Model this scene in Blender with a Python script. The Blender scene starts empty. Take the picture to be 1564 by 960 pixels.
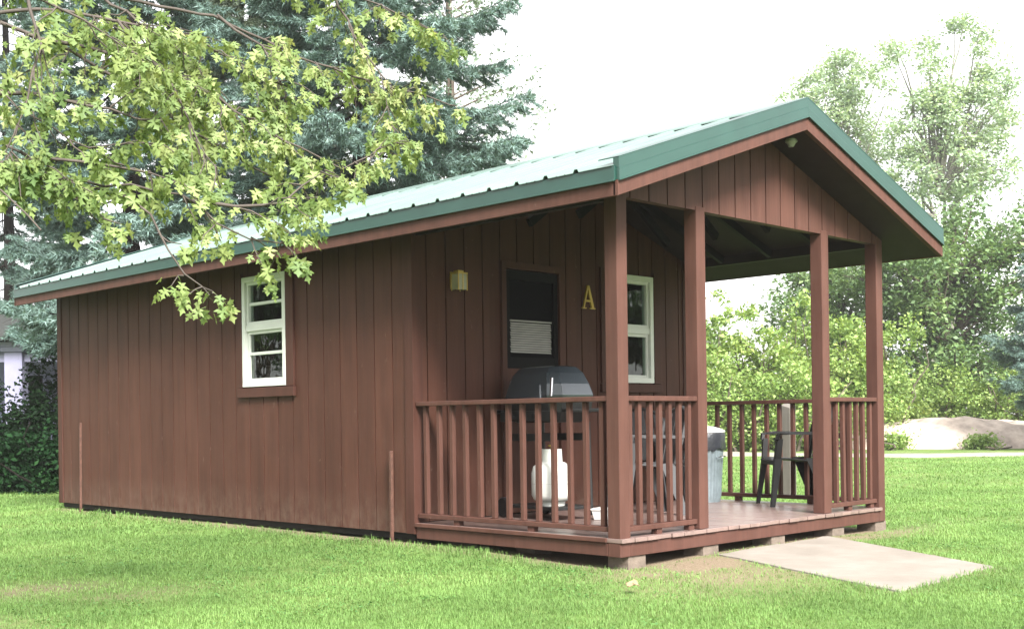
import bpy, bmesh, math, random
import numpy as np
from mathutils import Vector, Matrix

R = math.radians
scn = bpy.context.scene
col = scn.collection

# ------------------------------------------------------------------ camera, sky, sun, exposure
CAM = (-6.2512, -5.2451, 1.0183)
YAW, ROLL, FPX, HY = R(44.9334), R(-0.7582), 1838.56, 640.18
cam_d = bpy.data.cameras.new('camera')
cam = bpy.data.objects.new('camera', cam_d)
col.objects.link(cam)
cam.matrix_world = (Matrix.Translation(CAM) @ Matrix.Rotation(-YAW, 4, 'Z')
                    @ Matrix.Rotation(R(90), 4, 'X') @ Matrix.Rotation(ROLL, 4, 'Z'))
cam_d.sensor_width = 36
cam_d.lens = FPX * 36 / 1564
cam_d.shift_y = (HY - 480) / 1564
cam_d.clip_start = 0.05
cam_d.clip_end = 2000
scn.camera = cam

SUN_EL, SUN_AZ = R(41), R(204)          # azimuth clockwise from +Y: light comes from front-left of the cabin
world = bpy.data.worlds.new('World')
scn.world = world
world.use_nodes = True
wn, wl = world.node_tree.nodes, world.node_tree.links
bg = wn['Background']
sky = wn.new('ShaderNodeTexSky')
sky.sky_type = 'NISHITA'
sky.sun_disc = False
sky.sun_elevation = SUN_EL
sky.sun_rotation = SUN_AZ
sky.air_density = 1.0
sky.dust_density = 1.0
sky.ozone_density = 1.0
hs = wn.new('ShaderNodeHueSaturation')     # an overcast sky is almost colourless
hs.inputs['Saturation'].default_value = 0.12
wl.new(sky.outputs[0], hs.inputs['Color'])
# overcast: the cloud deck is brighter overhead than at the horizon
wtc = wn.new('ShaderNodeTexCoord'); wsx = wn.new('ShaderNodeSeparateXYZ'); wl.new(wtc.outputs['Generated'], wsx.inputs[0])
wma = wn.new('ShaderNodeMath'); wma.operation = 'MULTIPLY_ADD'; wma.use_clamp = False
wl.new(wsx.outputs['Z'], wma.inputs[0]); wma.inputs[1].default_value = 1.3; wma.inputs[2].default_value = 0.70
wmx = wn.new('ShaderNodeVectorMath'); wmx.operation = 'SCALE'
wl.new(hs.outputs[0], wmx.inputs[0]); wl.new(wma.outputs[0], wmx.inputs['Scale'])
wcn = wn.new('ShaderNodeTexNoise'); wcn.inputs['Scale'].default_value = 2.2; wcn.inputs['Detail'].default_value = 5   # soft cloud tone
wl.new(wtc.outputs['Generated'], wcn.inputs['Vector'])
wcr = wn.new('ShaderNodeValToRGB'); wl.new(wcn.outputs[0], wcr.inputs[0])
wcr.color_ramp.elements[0].position = .35; wcr.color_ramp.elements[0].color = (.80, .775, .765, 1)
wcr.color_ramp.elements[1].position = .62; wcr.color_ramp.elements[1].color = (1, .985, .975, 1)
wcm = wn.new('ShaderNodeVectorMath'); wcm.operation = 'MULTIPLY'
wl.new(wmx.outputs[0], wcm.inputs[0]); wl.new(wcr.outputs[0], wcm.inputs[1])
wl.new(wcm.outputs[0], bg.inputs['Color'])
bg.inputs['Strength'].default_value = 0.09

sun_d = bpy.data.lights.new('sun', 'SUN')
sun_d.energy = 3.2
sun_d.angle = R(22)
sun_d.color = (1.0, 0.96, 0.9)
sun = bpy.data.objects.new('sun', sun_d)
col.objects.link(sun)
sd = Vector((math.sin(SUN_AZ) * math.cos(SUN_EL), math.cos(SUN_AZ) * math.cos(SUN_EL), math.sin(SUN_EL)))
sun.rotation_euler = sd.to_track_quat('Z', 'Y').to_euler()

scn.view_settings.view_transform = 'Standard'
scn.view_settings.look = 'None'
scn.view_settings.gamma = 1
scn.view_settings.exposure = 2.42
scn.view_settings.use_curve_mapping = False
scn.cycles.max_bounces = 8
scn.cycles.transparent_max_bounces = 12
scn.cycles.volume_bounces = 0

HAZE = .0008                             # per metre

# ------------------------------------------------------------------ helpers
def at(px, py, t):
    """World point seen at photo pixel (px, py) at forward distance t (used to survey the place)."""
    u, v = px - 782, py - HY
    c, s = math.cos(ROLL), math.sin(ROLL)
    u, v = c * u + s * v, -s * u + c * v
    x, y = u / FPX * t, -v / FPX * t
    return Vector((CAM[0] + x * math.cos(YAW) + math.sin(YAW) * t,
                   CAM[1] - x * math.sin(YAW) + math.cos(YAW) * t, CAM[2] + y))

def gnd(px, t):
    p = at(px, 600, t)
    return Vector((p.x, p.y, 0))

class MB:
    def __init__(s):
        s.v, s.f, s.m = [], [], []
    def add(s, vs, fs, mi=0):
        o = len(s.v)
        s.v += [tuple(v) for v in vs]
        s.f += [tuple(i + o for i in f) for f in fs]
        s.m += [mi] * len(fs)
    def box(s, a, b, mi=0):
        (x0, y0, z0), (x1, y1, z1) = a, b
        vs = [(x0,y0,z0),(x1,y0,z0),(x1,y1,z0),(x0,y1,z0),(x0,y0,z1),(x1,y0,z1),(x1,y1,z1),(x0,y1,z1)]
        s.add(vs, [(0,3,2,1),(4,5,6,7),(0,1,5,4),(1,2,6,5),(2,3,7,6),(3,0,4,7)], mi)
    def loft(s, rings, mi=0, cap=True, closed=True):
        n = len(rings[0]); vs = [p for r in rings for p in r]; fs = []
        for k in range(len(rings) - 1):
            for i in range(n if closed else n - 1):
                j = (i + 1) % n
                fs.append((k*n+i, k*n+j, (k+1)*n+j, (k+1)*n+i))
        if cap:
            fs.append(tuple(reversed(range(n))))
            fs.append(tuple((len(rings)-1)*n + i for i in range(n)))
        s.add(vs, fs, mi)
    def tube(s, path, rad, n=8, mi=0, cap=True):
        path = [Vector(p) for p in path]
        if not hasattr(rad, '__len__'): rad = [rad] * len(path)
        rings = []; prev = None
        for i, p in enumerate(path):
            d = (path[min(i+1, len(path)-1)] - path[max(i-1, 0)])
            if d.length < 1e-9: d = Vector((0,0,1))
            d.normalize()
            if prev is None:
                up = Vector((0,0,1)) if abs(d.z) < .9 else Vector((1,0,0))
                a = d.cross(up).normalized()
            else:
                a = prev - d * prev.dot(d)
                a.normalize()
            prev = a; b = d.cross(a)
            rings.append([p + (a*math.cos(2*math.pi*k/n) + b*math.sin(2*math.pi*k/n)) * rad[i] for k in range(n)])
        s.loft(rings, mi, cap)
    def lathe(s, prof, n=24, c=(0,0,0), mi=0, cap=True):
        rings = [[(c[0]+r*math.cos(2*math.pi*k/n), c[1]+r*math.sin(2*math.pi*k/n), c[2]+z) for k in range(n)] for r, z in prof]
        s.loft(rings, mi, cap)
    def bar(s, p, q, w, h, up=(0,0,1), mi=0):
        """a squared bar from p to q, w across, h along up"""
        p, q = Vector(p), Vector(q); d = (q - p).normalized()
        a = d.cross(Vector(up)).normalized(); b = a.cross(d)
        rings = [[c + a*sx*w/2 + b*sy*h/2 for sx, sy in ((-1,-1),(1,-1),(1,1),(-1,1))] for c in (p, q)]
        s.loft(rings, mi)
    def build(s, name, mat, parent=None, smooth=False, bevel=0, seg=2):
        me = bpy.data.meshes.new(name)
        me.from_pydata(s.v, [], s.f)
        mats = mat if isinstance(mat, (list, tuple)) else [mat]
        for m in mats: me.materials.append(m)
        if len(mats) > 1: me.polygons.foreach_set('material_index', s.m)
        bm = bmesh.new(); bm.from_mesh(me)
        bmesh.ops.recalc_face_normals(bm, faces=bm.faces)
        if bevel: 
            bmesh.ops.bevel(bm, geom=[e for e in bm.edges if e.is_manifold and e.calc_face_angle(0) > R(25)], offset=bevel, segments=seg, affect='EDGES', profile=.6, clamp_overlap=True)
        bm.to_mesh(me); bm.free()
        if smooth: 
            me.polygons.foreach_set('use_smooth', [True]*len(me.polygons))
            try: me.set_sharp_from_angle(angle=R(smooth if smooth > 1 else 40))
            except Exception: pass
        return link(name, me, parent)

def link(name, data, parent=None):
    o = bpy.data.objects.new(name, data)
    col.objects.link(o)
    if parent is not None: o.parent = parent
    return o

def tag(o, label=None, cat=None, group=None, kind=None):
    if label: o['label'] = label
    if cat: o['category'] = cat
    if group: o['group'] = group
    if kind: o['kind'] = kind
    return o

def empty(name, loc, rz=0):
    o = link(name, None)
    o.location = loc; o.rotation_euler = (0, 0, rz)
    o.empty_display_size = .2
    return o

def np_mesh(name, verts, faces_flat, sizes, mat, parent=None, smooth=False):
    me = bpy.data.meshes.new(name)
    me.vertices.add(len(verts)); me.vertices.foreach_set('co', np.asarray(verts, np.float32).ravel())
    faces_flat = np.asarray(faces_flat, np.int32).ravel()
    me.loops.add(len(faces_flat)); me.loops.foreach_set('vertex_index', faces_flat)
    sizes = np.asarray(sizes, np.int32); st = np.concatenate([[0], np.cumsum(sizes)[:-1]]).astype(np.int32)
    me.polygons.add(len(sizes)); me.polygons.foreach_set('loop_start', st); me.polygons.foreach_set('loop_total', sizes)
    me.update(calc_edges=True)
    me.materials.append(mat)
    if smooth: me.polygons.foreach_set('use_smooth', np.ones(len(sizes), bool))
    return link(name, me, parent)

# ------------------------------------------------------------------ materials
def newmat(name):
    m = bpy.data.materials.new(name); m.use_nodes = True
    nt = m.node_tree
    return m, nt, nt.nodes['Principled BSDF']

def N(nt, t, **kw):
    n = nt.nodes.new(t)
    for k, v in kw.items():
        if k in n.inputs.keys(): n.inputs[k].default_value = v
        else: setattr(n, k, v)
    return n

def ramp(nt, src, stops):
    r = nt.nodes.new('ShaderNodeValToRGB')
    e = r.color_ramp.elements
    while len(e) < len(stops): e.new(.5)
    for k, (p, c) in zip(e, stops):
        k.position = p; k.color = c if len(c) == 4 else (*c, 1)
    nt.links.new(src, r.inputs[0])
    return r.outputs[0]

def mix(nt, fac, a, b, mode='MIX'):
    m = nt.nodes.new('ShaderNodeMix'); m.data_type = 'RGBA'; m.blend_type = mode
    for sock, v in ((m.inputs[0], fac), (m.inputs[6], a), (m.inputs[7], b)):
        if hasattr(v, 'links'): nt.links.new(v, sock)
        else: sock.default_value = v if not isinstance(v, tuple) else (v if len(v) == 4 else (*v, 1))
    return m.outputs[2]

def coords(nt, scale=(1,1,1), rot=(0,0,0)):
    tc = nt.nodes.new('ShaderNodeTexCoord'); mp = nt.nodes.new('ShaderNodeMapping')
    mp.inputs['Scale'].default_value = scale; mp.inputs['Rotation'].default_value = rot
    nt.links.new(tc.outputs['Object'], mp.inputs[0])
    return mp.outputs[0]

def noise(nt, vec, scale, detail=4, rough=.6, dist=0):
    n = N(nt, 'ShaderNodeTexNoise', Scale=scale, Detail=detail, Roughness=rough, Distortion=dist)
    nt.links.new(vec, n.inputs['Vector'])
    return n.outputs[0]

def simple(name, c, rough=.5, metal=0, spec=.5, var=.25, scale=6, bump=0, bscale=60, stretch=(1,1,1)):
    m, nt, b = newmat(name)
    v = coords(nt, stretch)
    n = noise(nt, v, scale)
    d = tuple(x*(1-var) for x in c); l = tuple(min(1, x*(1+var)) for x in c)
    nt.links.new(ramp(nt, n, [(.3, d), (.7, l)]), b.inputs['Base Color'])
    b.inputs['Roughness'].default_value = rough; b.inputs['Metallic'].default_value = metal
    b.inputs['Specular IOR Level'].default_value = spec
    if bump:
        bp = N(nt, 'ShaderNodeBump', Strength=bump, Distance=.01)
        nt.links.new(noise(nt, v, bscale), bp.inputs['Height']); nt.links.new(bp.outputs[0], b.inputs['Normal'])
    return m

def painted_wood(name, c, worn=.25, splash=0, chipat=.66, rough=.6, stretch=(9, 9, .8), grain=(60, 60, 3), wornc=(.125, .080, .064), spec=.16):
    """brown paint over rough timber: streaks, faded blotches, chips where the wood shows, fine grain bump"""
    m, nt, b = newmat(name)
    v1, v2, v3 = coords(nt, stretch), coords(nt, grain), coords(nt)
    streak = noise(nt, v1, 1.0, 5, .65)
    blot = noise(nt, v3, 1.7, 4, .6)
    d = tuple(x*.74 for x in c); l = tuple(x*1.22 for x in c)
    base = ramp(nt, streak, [(.28, d), (.72, l)])
    fade = mix(nt, ramp(nt, blot, [(.42, (0,0,0)), (.75, (.5,.5,.5))]), base, tuple(x*1.3+.004 for x in c))
    chip = ramp(nt, noise(nt, coords(nt, (5, 5, 2.2)), 3.2, 8, .72), [(chipat, (0,0,0)), (chipat+.05, (worn, worn, worn))])
    gi = nt.nodes.new('ShaderNodeNewGeometry')      # boards have faded unequally
    tone = ramp(nt, gi.outputs['Random Per Island'], [(0, (.92, .92, .92)), (.6, (1, 1, 1)), (1, (1.08, 1.075, 1.07))])
    out = mix(nt, chip, mix(nt, 1.0, fade, tone, 'MULTIPLY'), wornc)
    if splash:      # rain-splashed soil on the lowest boards
        sx = nt.nodes.new('ShaderNodeSeparateXYZ'); nt.links.new(v3, sx.inputs[0])
        lo = ramp(nt, sx.outputs['Z'], [(.12, (1,1,1)), (.46, (0,0,0))])
        sp = mix(nt, 1.0, lo, ramp(nt, noise(nt, coords(nt, (3, 3, 1.6)), 4, 6, .7), [(.38, (0,0,0)), (.66, (splash,)*3)]), 'MULTIPLY')
        out = mix(nt, sp, out, (.135, .10, .078))
    nt.links.new(out, b.inputs['Base Color'])
    b.inputs['Roughness'].default_value = rough
    b.inputs['Specular IOR Level'].default_value = spec
    bp = N(nt, 'ShaderNodeBump', Strength=.35, Distance=.004)
    nt.links.new(noise(nt, v2, 1.0, 4, .7), bp.inputs['Height']); nt.links.new(bp.outputs[0], b.inputs['Normal'])
    return m

def leafmat(name, stops, trans=.35, rough=.5, spec=.35, bscale=.35, amp=1.2, ind=.6):
    """leaf blades: each leaf its own tone, larger soft patches over the crown, some light through the blade"""
    m, nt, b = newmat(name)
    g = nt.nodes.new('ShaderNodeNewGeometry')
    n = noise(nt, coords(nt), bscale, 3)
    mx = nt.nodes.new('ShaderNodeMath'); mx.operation = 'MULTIPLY_ADD'
    nt.links.new(g.outputs['Random Per Island'], mx.inputs[0]); mx.inputs[1].default_value = ind
    sub = nt.nodes.new('ShaderNodeMath'); sub.operation = 'MULTIPLY_ADD'
    nt.links.new(n, sub.inputs[0]); sub.inputs[1].default_value = amp; sub.inputs[2].default_value = .2 - amp*.5
    nt.links.new(sub.outputs[0], mx.inputs[2])
    c = ramp(nt, mx.outputs[0], stops)
    nt.links.new(c, b.inputs['Base Color'])
    b.inputs['Roughness'].default_value = rough; b.inputs['Specular IOR Level'].default_value = spec
    tr = nt.nodes.new('ShaderNodeBsdfTranslucent')
    nt.links.new(mix(nt, 1.0, c, (1.25, 1.2, .7), 'MULTIPLY'), tr.inputs[0])
    ms = nt.nodes.new('ShaderNodeMixShader'); ms.inputs[0].default_value = trans
    nt.links.new(b.outputs[0], ms.inputs[1]); nt.links.new(tr.outputs[0], ms.inputs[2])
    nt.links.new(ms.outputs[0], nt.nodes['Material Output'].inputs['Surface'])
    return m

BROWN = (.054, .0222, .0150)
M = {}
M['wall'] = painted_wood('brown_siding_paint', BROWN, .5, .4, .63)
M['trim'] = painted_wood('brown_trim_paint', (.051, .0210, .0152), .4, wornc=(.13, .085, .068))
M['post'] = painted_wood('brown_post_paint', (.066, .0300, .0228), .5, stretch=(14, 14, 1.2))
M['rail'] = painted_wood('brown_rail_paint', (.063, .0285, .0215), .5, stretch=(16, 16, 1.5))
M['deck'] = painted_wood('worn_deck_paint', (.15, .105, .094), .9, rough=.30, stretch=(10, 1.5, 10), grain=(60, 3, 60), wornc=(.28, .23, .21), spec=.5)
M['soffit'] = painted_wood('shaded_soffit_paint', (.018, .011, .009), .15, wornc=(.04, .03, .02))  # brown darkened further: the shade under the eaves is put into the colour
M['rafter'] = painted_wood('shaded_rafter_paint', (.006, .0045, .0045), .05, wornc=(.012, .01, .01))  # near-black, with the porch ceiling's shade painted into the timber colour
M['green'] = simple('green_metal_trim', (.012, .044, .035), .30, 0, .6, .12, 3)
M['roof'] = simple('green_metal_roof', (.100, .148, .132), .36, .0, .5, .18, 1.2)
M['vinyl'] = simple('white_vinyl', (.50, .52, .48), .4, 0, .5, .05)
M['black'] = simple('black_plastic', (.006, .006, .0065), .45, 0, .25, .2)
M['greyplastic'] = simple('grey_plastic', (.042, .043, .046), .5, 0, .4, .1)
M['enamel'] = simple('grill_enamel', (.022, .028, .034), .25, .0, .9, .2, 4)
M['blacksteel'] = simple('black_steel', (.012, .012, .012), .5, .3, .5, .2)
M['chrome'] = simple('chrome', (.6, .6, .6), .2, 1)
M['tank'] = simple('tank_paint', (.50, .51, .48), .4, 0, .5, .08, 7)
M['galv'] = simple('galvanised_steel', (.17, .21, .23), .38, .35, .7, .25, 9)
M['bag'] = simple('black_bag', (.02, .022, .028), .3, 0, .6, .2, 8, .6, 22)
M['brass'] = simple('brass', (.42, .29, .07), .38, .55, .5, .15)
M['lampglass'] = simple('lantern_glass', (.24, .225, .14), .25, 0, .6, .2)
M['darkdoor'] = simple('dark_door_paint', (.005, .0045, .005), .6, 0, .08, .2)
M['screen'] = simple('dark_screen', (.004, .004, .0045), .8, 0, .04, .1)
M['blind'] = simple('blind_slats', (.28, .27, .26), .5, 0, .4, .08)
M['tan_strip'] = simple('tan_strip_colour', (.50, .35, .24), .8, 0, .2, .15)  # tone raised so the added strips show in the unlit room
M['block'] = simple('concrete_block', (.115, .092, .075), .9, 0, .2, .25, 9, .7, 50)
M['postgrey'] = painted_wood('weathered_timber', (.11, .10, .088), .7, rough=.85, wornc=(.26, .24, .21))
M['rust'] = simple('rusty_stake', (.075, .036, .026), .8, 0, .3, .35, 20, .5, 90)
M['dryleaf'] = simple('dry_leaf', (.20, .145, .085), .7, 0, .3, .2, 40)
M['whitebox'] = simple('white_plastic', (.55, .55, .54), .4, 0, .5, .04)
M['whitepaint'] = simple('lavender_white_paint', (.23, .225, .33), .6, 0, .4, .06)
M['greyroof'] = simple('grey_shingle', (.028, .03, .028), .85, 0, .3, .3, 14)
M['bark'] = simple('grey_bark', (.085, .068, .055), .9, 0, .2, .4, 5, .8, 30, (4, 4, 1))
M['hazedbark'] = simple('hazed_poplar_bark', (.13, .125, .105), .9, 0, .2, .3, 5, .8, 30, (4, 4, 1))  # lightened to put the far haze into the bark colour
M['darkbark'] = simple('dark_bark', (.014, .011, .010), .95, 0, .15, .4, 5, .8, 30, (4, 4, 1))
M['twig'] = simple('maple_twig', (.055, .045, .038), .8, 0, .3, .3, 9)

def glass_mat():
    m, nt, b = newmat('window_glass')
    nt.nodes.remove(b)
    tr = N(nt, 'ShaderNodeBsdfTransparent', Color=(.62, .68, .64, 1)); gl = N(nt, 'ShaderNodeBsdfGlossy', Roughness=.02, Color=(.9, .95, .92, 1))
    fr = N(nt, 'ShaderNodeFresnel', IOR=1.75)
    bp = N(nt, 'ShaderNodeBump', Strength=.06, Distance=.05)
    nt.links.new(noise(nt, coords(nt), 3, 2), bp.inputs['Height'])
    nt.links.new(bp.outputs[0], gl.inputs['Normal']); nt.links.new(bp.outputs[0], fr.inputs['Normal'])
    ms = nt.nodes.new('ShaderNodeMixShader')
    nt.links.new(fr.outputs[0], ms.inputs[0]); nt.links.new(tr.outputs[0], ms.inputs[1]); nt.links.new(gl.outputs[0], ms.inputs[2])
    nt.links.new(ms.outputs[0], nt.nodes['Material Output'].inputs['Surface'])
    return m
M['glass'] = glass_mat()

# ------------------------------------------------------------------ ground
rng = np.random.default_rng(7)

def vnoise(x, y, s, seed=0):
    """smooth value noise in numpy"""
    r = np.random.default_rng(seed).random((256, 256))
    x, y = np.asarray(x) / s + 1000.5, np.asarray(y) / s + 1000.5
    xi, yi = np.floor(x).astype(int), np.floor(y).astype(int)
    fx, fy = x - xi, y - yi
    fx, fy = fx*fx*(3-2*fx), fy*fy*(3-2*fy)
    g = lambda a, b: r[a % 256, b % 256]
    return (g(xi,yi)*(1-fx)+g(xi+1,yi)*fx)*(1-fy) + (g(xi,yi+1)*(1-fx)+g(xi+1,yi+1)*fx)*fy

PAD = [(1.035, -.051), (.133, -1.952), (1.574, -1.87), (2.687, .002)]

def sdist_poly(x, y, poly):
    """signed distance to a convex polygon, negative inside"""
    n = len(poly); inside = np.ones_like(x, bool); d2 = np.full_like(x, 1e9)
    for i in range(n):
        (ax, ay), (bx, by) = poly[i], poly[(i+1) % n]
        ex, ey = bx-ax, by-ay
        t = np.clip(((x-ax)*ex + (y-ay)*ey) / (ex*ex+ey*ey), 0, 1)
        d2 = np.minimum(d2, (x-ax-t*ex)**2 + (y-ay-t*ey)**2)
        inside &= ((x-ax)*ey - (y-ay)*ex) * SGN >= 0
    d = np.sqrt(d2)
    return np.where(inside, -d, d)
SGN = 1
if sdist_poly(np.array([1.4]), np.array([-1.0]), PAD)[0] > 0: SGN = -1

ROAD = [(60., -8.), (31., 1.5), (22.6, 7.4), (20.9, 11.2), (21.4, 15.5), (24., 22.), (33., 40.)]
def road_d(x, y):
    d2 = np.full_like(x, 1e9)
    for (ax, ay), (bx, by) in zip(ROAD[:-1], ROAD[1:]):
        ex, ey = bx-ax, by-ay
        t = np.clip(((x-ax)*ex + (y-ay)*ey) / (ex*ex+ey*ey), 0, 1)
        d2 = np.minimum(d2, (x-ax-t*ex)**2 + (y-ay-t*ey)**2)
    return np.sqrt(d2)

def bare(x, y):
    """how bare the soil is (worn or dry grass), 0..1"""
    n = vnoise(x, y, .35, 3)*.5 + vnoise(x, y, .12, 4)*.5
    b = np.zeros_like(x)
    g = lambda cx, cy, rx, ry, a: a*np.exp(-(((x-cx)/rx)**2 + ((y-cy)/ry)**2))
    b = np.maximum(b, g(.55, -.25, .8, .38, 1.15))          # in front of the deck corner
    b = np.maximum(b, g(.25, -.85, .95, .6, .72))
    b = np.maximum(b, g(2.9, -.15, 1.3, .22, .9))
    b = np.maximum(b, g(-3.1, 2.2, .5, .33, .66))           # dry patches in the lawn
    b = np.maximum(b, g(-2.65, 1.55, .42, .25, .46))
    b = np.maximum(b, g(-3.9, 1.1, .4, .4, .34))
    b = np.maximum(b, .4*np.clip(1 - np.abs(sdist_poly(x, y, PAD)) / .14, 0, 1))
    strip = np.clip(1 - np.abs(x + .07) / .16, 0, 1) * ((y > -.1) & (y < 8.6)) * (.55 + .8*np.clip(1-np.abs(y-3.8)/2.2, 0, 1))
    b = np.maximum(b, strip)
    b = np.maximum(b, ((x > -.02) & (x < 3.7) & (y > 0.0) & (y < 8.6)) * 1.2)
    return np.clip(b * (.55 + .9*n), 0, 1)

def height(x, y):
    h = (vnoise(x, y, 3.1, 11) - .5)*.05 + (vnoise(x, y, .9, 12) - .5)*.018
    h += .05*np.exp(-((x+.02)/.38)**2) * np.clip((y-.25)/1.2, 0, 1) * (y < 9)
    near = np.clip(np.minimum(np.hypot(x-1, y+1)/3.0, 1), 0, 1)
    h = h*(.25+.75*near) - .012
    w = np.exp(-(np.maximum(sdist_poly(np.asarray(x, float), np.asarray(y, float), PAD), 0)/.45)**2)
    h = h*(1-w) + .004*w
    return h

def axis(lo, hi, fine, far):
    a = list(np.arange(lo, hi, fine)); s = fine
    v = hi
    while v < far: a.append(v); s *= 1.25; v += s
    s = fine; v = lo - fine*1.2; left = []
    while v > -far: left.append(v); s *= 1.25; v -= s
    return np.array(left[::-1] + a)
gx, gy = axis(-7.5, 7.0, .09, 420), axis(-6.5, 10.0, .09, 420)
X, Y = np.meshgrid(gx, gy)
Z = height(X, Y)
Z = np.where((np.abs(X) > 60) | (np.abs(Y) > 60), 0, Z)
nx, ny = len(gx), len(gy)
idx = np.arange(nx*ny).reshape(ny, nx)
quads = np.stack([idx[:-1,:-1], idx[:-1,1:], idx[1:,1:], idx[1:,:-1]], -1).reshape(-1, 4)

def ground_mat():
    m, nt, b = newmat('lawn_ground')
    a = nt.nodes.new('ShaderNodeAttribute'); a.attribute_name = 'bare_soil'
    v = coords(nt)
    n1, n2, n3 = noise(nt, v, .55, 4), noise(nt, v, 9, 6, .7), noise(nt, v, 70, 4, .7)
    grass = ramp(nt, n2, [(.3, (.055, .10, .026)), (.55, (.105, .175, .045)), (.75, (.165, .225, .075))])
    big = mix(nt, ramp(nt, n1, [(.42, (0,0,0)), (.62, (.6,.6,.6))]), grass, (.145, .185, .06))
    soil = ramp(nt, n3, [(.25, (.12, .09, .06)), (.6, (.235, .185, .13)), (.85, (.33, .275, .215))])
    nt.links.new(mix(nt, a.outputs['Fac'], big, soil), b.inputs['Base Color'])
    b.inputs['Roughness'].default_value = .95; b.inputs['Specular IOR Level'].default_value = .1
    bp = N(nt, 'ShaderNodeBump', Strength=.8, Distance=.03)
    nt.links.new(n3, bp.inputs['Height']); nt.links.new(bp.outputs[0], b.inputs['Normal'])
    return m
ground = np_mesh('ground', np.stack([X, Y, Z], -1).reshape(-1, 3), quads, np.full(len(quads), 4), ground_mat(), smooth=True)
at_ = ground.data.attributes.new('bare_soil', 'FLOAT', 'POINT')
at_.data.foreach_set('value', bare(X.ravel(), Y.ravel()).astype(np.float32))
tag(ground, 'mown green lawn with dry patches around the cabin', 'lawn', kind='structure')

# gravel road beyond the lawn
def road():
    P = [Vector((x, y, 0)) for x, y in ROAD]
    pts = []
    for i in range(len(P)-1):
        p0, p1, p2, p3 = P[max(i-1,0)], P[i], P[i+1], P[min(i+2,len(P)-1)]
        for k in range(10):
            t = k/10
            pts.append(.5*((2*p1)+(p2-p0)*t+(2*p0-5*p1+4*p2-p3)*t*t+(3*p1-p0-3*p2+p3)*t**3))
    mb = MB(); rings = []
    for i, p in enumerate(pts):
        d = (pts[min(i+1,len(pts)-1)] - pts[max(i-1,0)]).normalized(); a = Vector((-d.y, d.x, 0))
        w = .95 + .15*math.sin(i*1.7)
        rings.append([p + a*w*s + Vector((0,0,.035 if abs(s) < .9 else -.03)) for s in (-1.1,-.85,0,.85,1.1)])
    mb.loft(rings, cap=False, closed=False)
    o = mb.build('gravel_road', simple('pale_gravel', (.21, .195, .165), .95, 0, .1, .25, 3, .8, 30), smooth=True)
    tag(o, 'pale gravel road running across the far lawn', 'road', kind='structure')
road()

# concrete pad
mb = MB()
rnd_ = random.Random(8); edge = []
for (ax, ay), (bx_, by_) in zip(PAD, PAD[1:] + PAD[:1]):
    for k in range(14):
        t = k/14; j = 0 if k == 0 else rnd_.gauss(0, .011)
        edge.append((ax + (bx_-ax)*t + j, ay + (by_-ay)*t + j))
mb.loft([[(x, y, -.08) for x, y in edge], [(x, y, .016) for x, y in edge]])
def pad_mat():
    m, nt, b = newmat('pad_concrete')
    v = coords(nt)
    c = ramp(nt, noise(nt, v, 2.2, 6, .65), [(.3, (.150, .132, .112)), (.55, (.188, .168, .145)), (.75, (.22, .20, .178))])
    c = mix(nt, ramp(nt, noise(nt, v, 90, 3), [(.35, (.22,.22,.22)), (.5, (0,0,0))]), c, (.19, .165, .145))
    c = mix(nt, ramp(nt, noise(nt, v, 5, 8, .75), [(.60, (0,0,0)), (.68, (.45,.45,.45))]), c, (.21, .18, .15))
    nt.links.new(c, b.inputs['Base Color']); b.inputs['Roughness'].default_value = .9
    b.inputs['Specular IOR Level'].default_value = .2
    bp = N(nt, 'ShaderNodeBump', Strength=.4, Distance=.006)
    nt.links.new(noise(nt, v, 60, 5), bp.inputs['Height']); nt.links.new(bp.outputs[0], b.inputs['Normal'])
    return m
pad = mb.build('pavement', pad_mat(), bevel=.012)
tag(pad, 'pale concrete landing slab in front of the porch', 'slab', kind='structure')

# ------------------------------------------------------------------ cabin
W, D, L = 3.66, 2.138, 6.446
YB = D + L
DK = .2                                 # deck top
S = .11                                 # post size
ZG = 2.524                              # underside of gable wall
OX, OY, OB = .41, .345, .215
def zsof(x): return 2.42 + .344*(min(x, W-x) + OX)
def zroof(x): return 2.62 + .350*(min(x, W-x) + OX)
cabin = tag(empty('cabin', (0, 0, 0)), 'small brown board-sided cabin with a green metal gable roof and railed corner porch', 'cabin')

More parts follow.
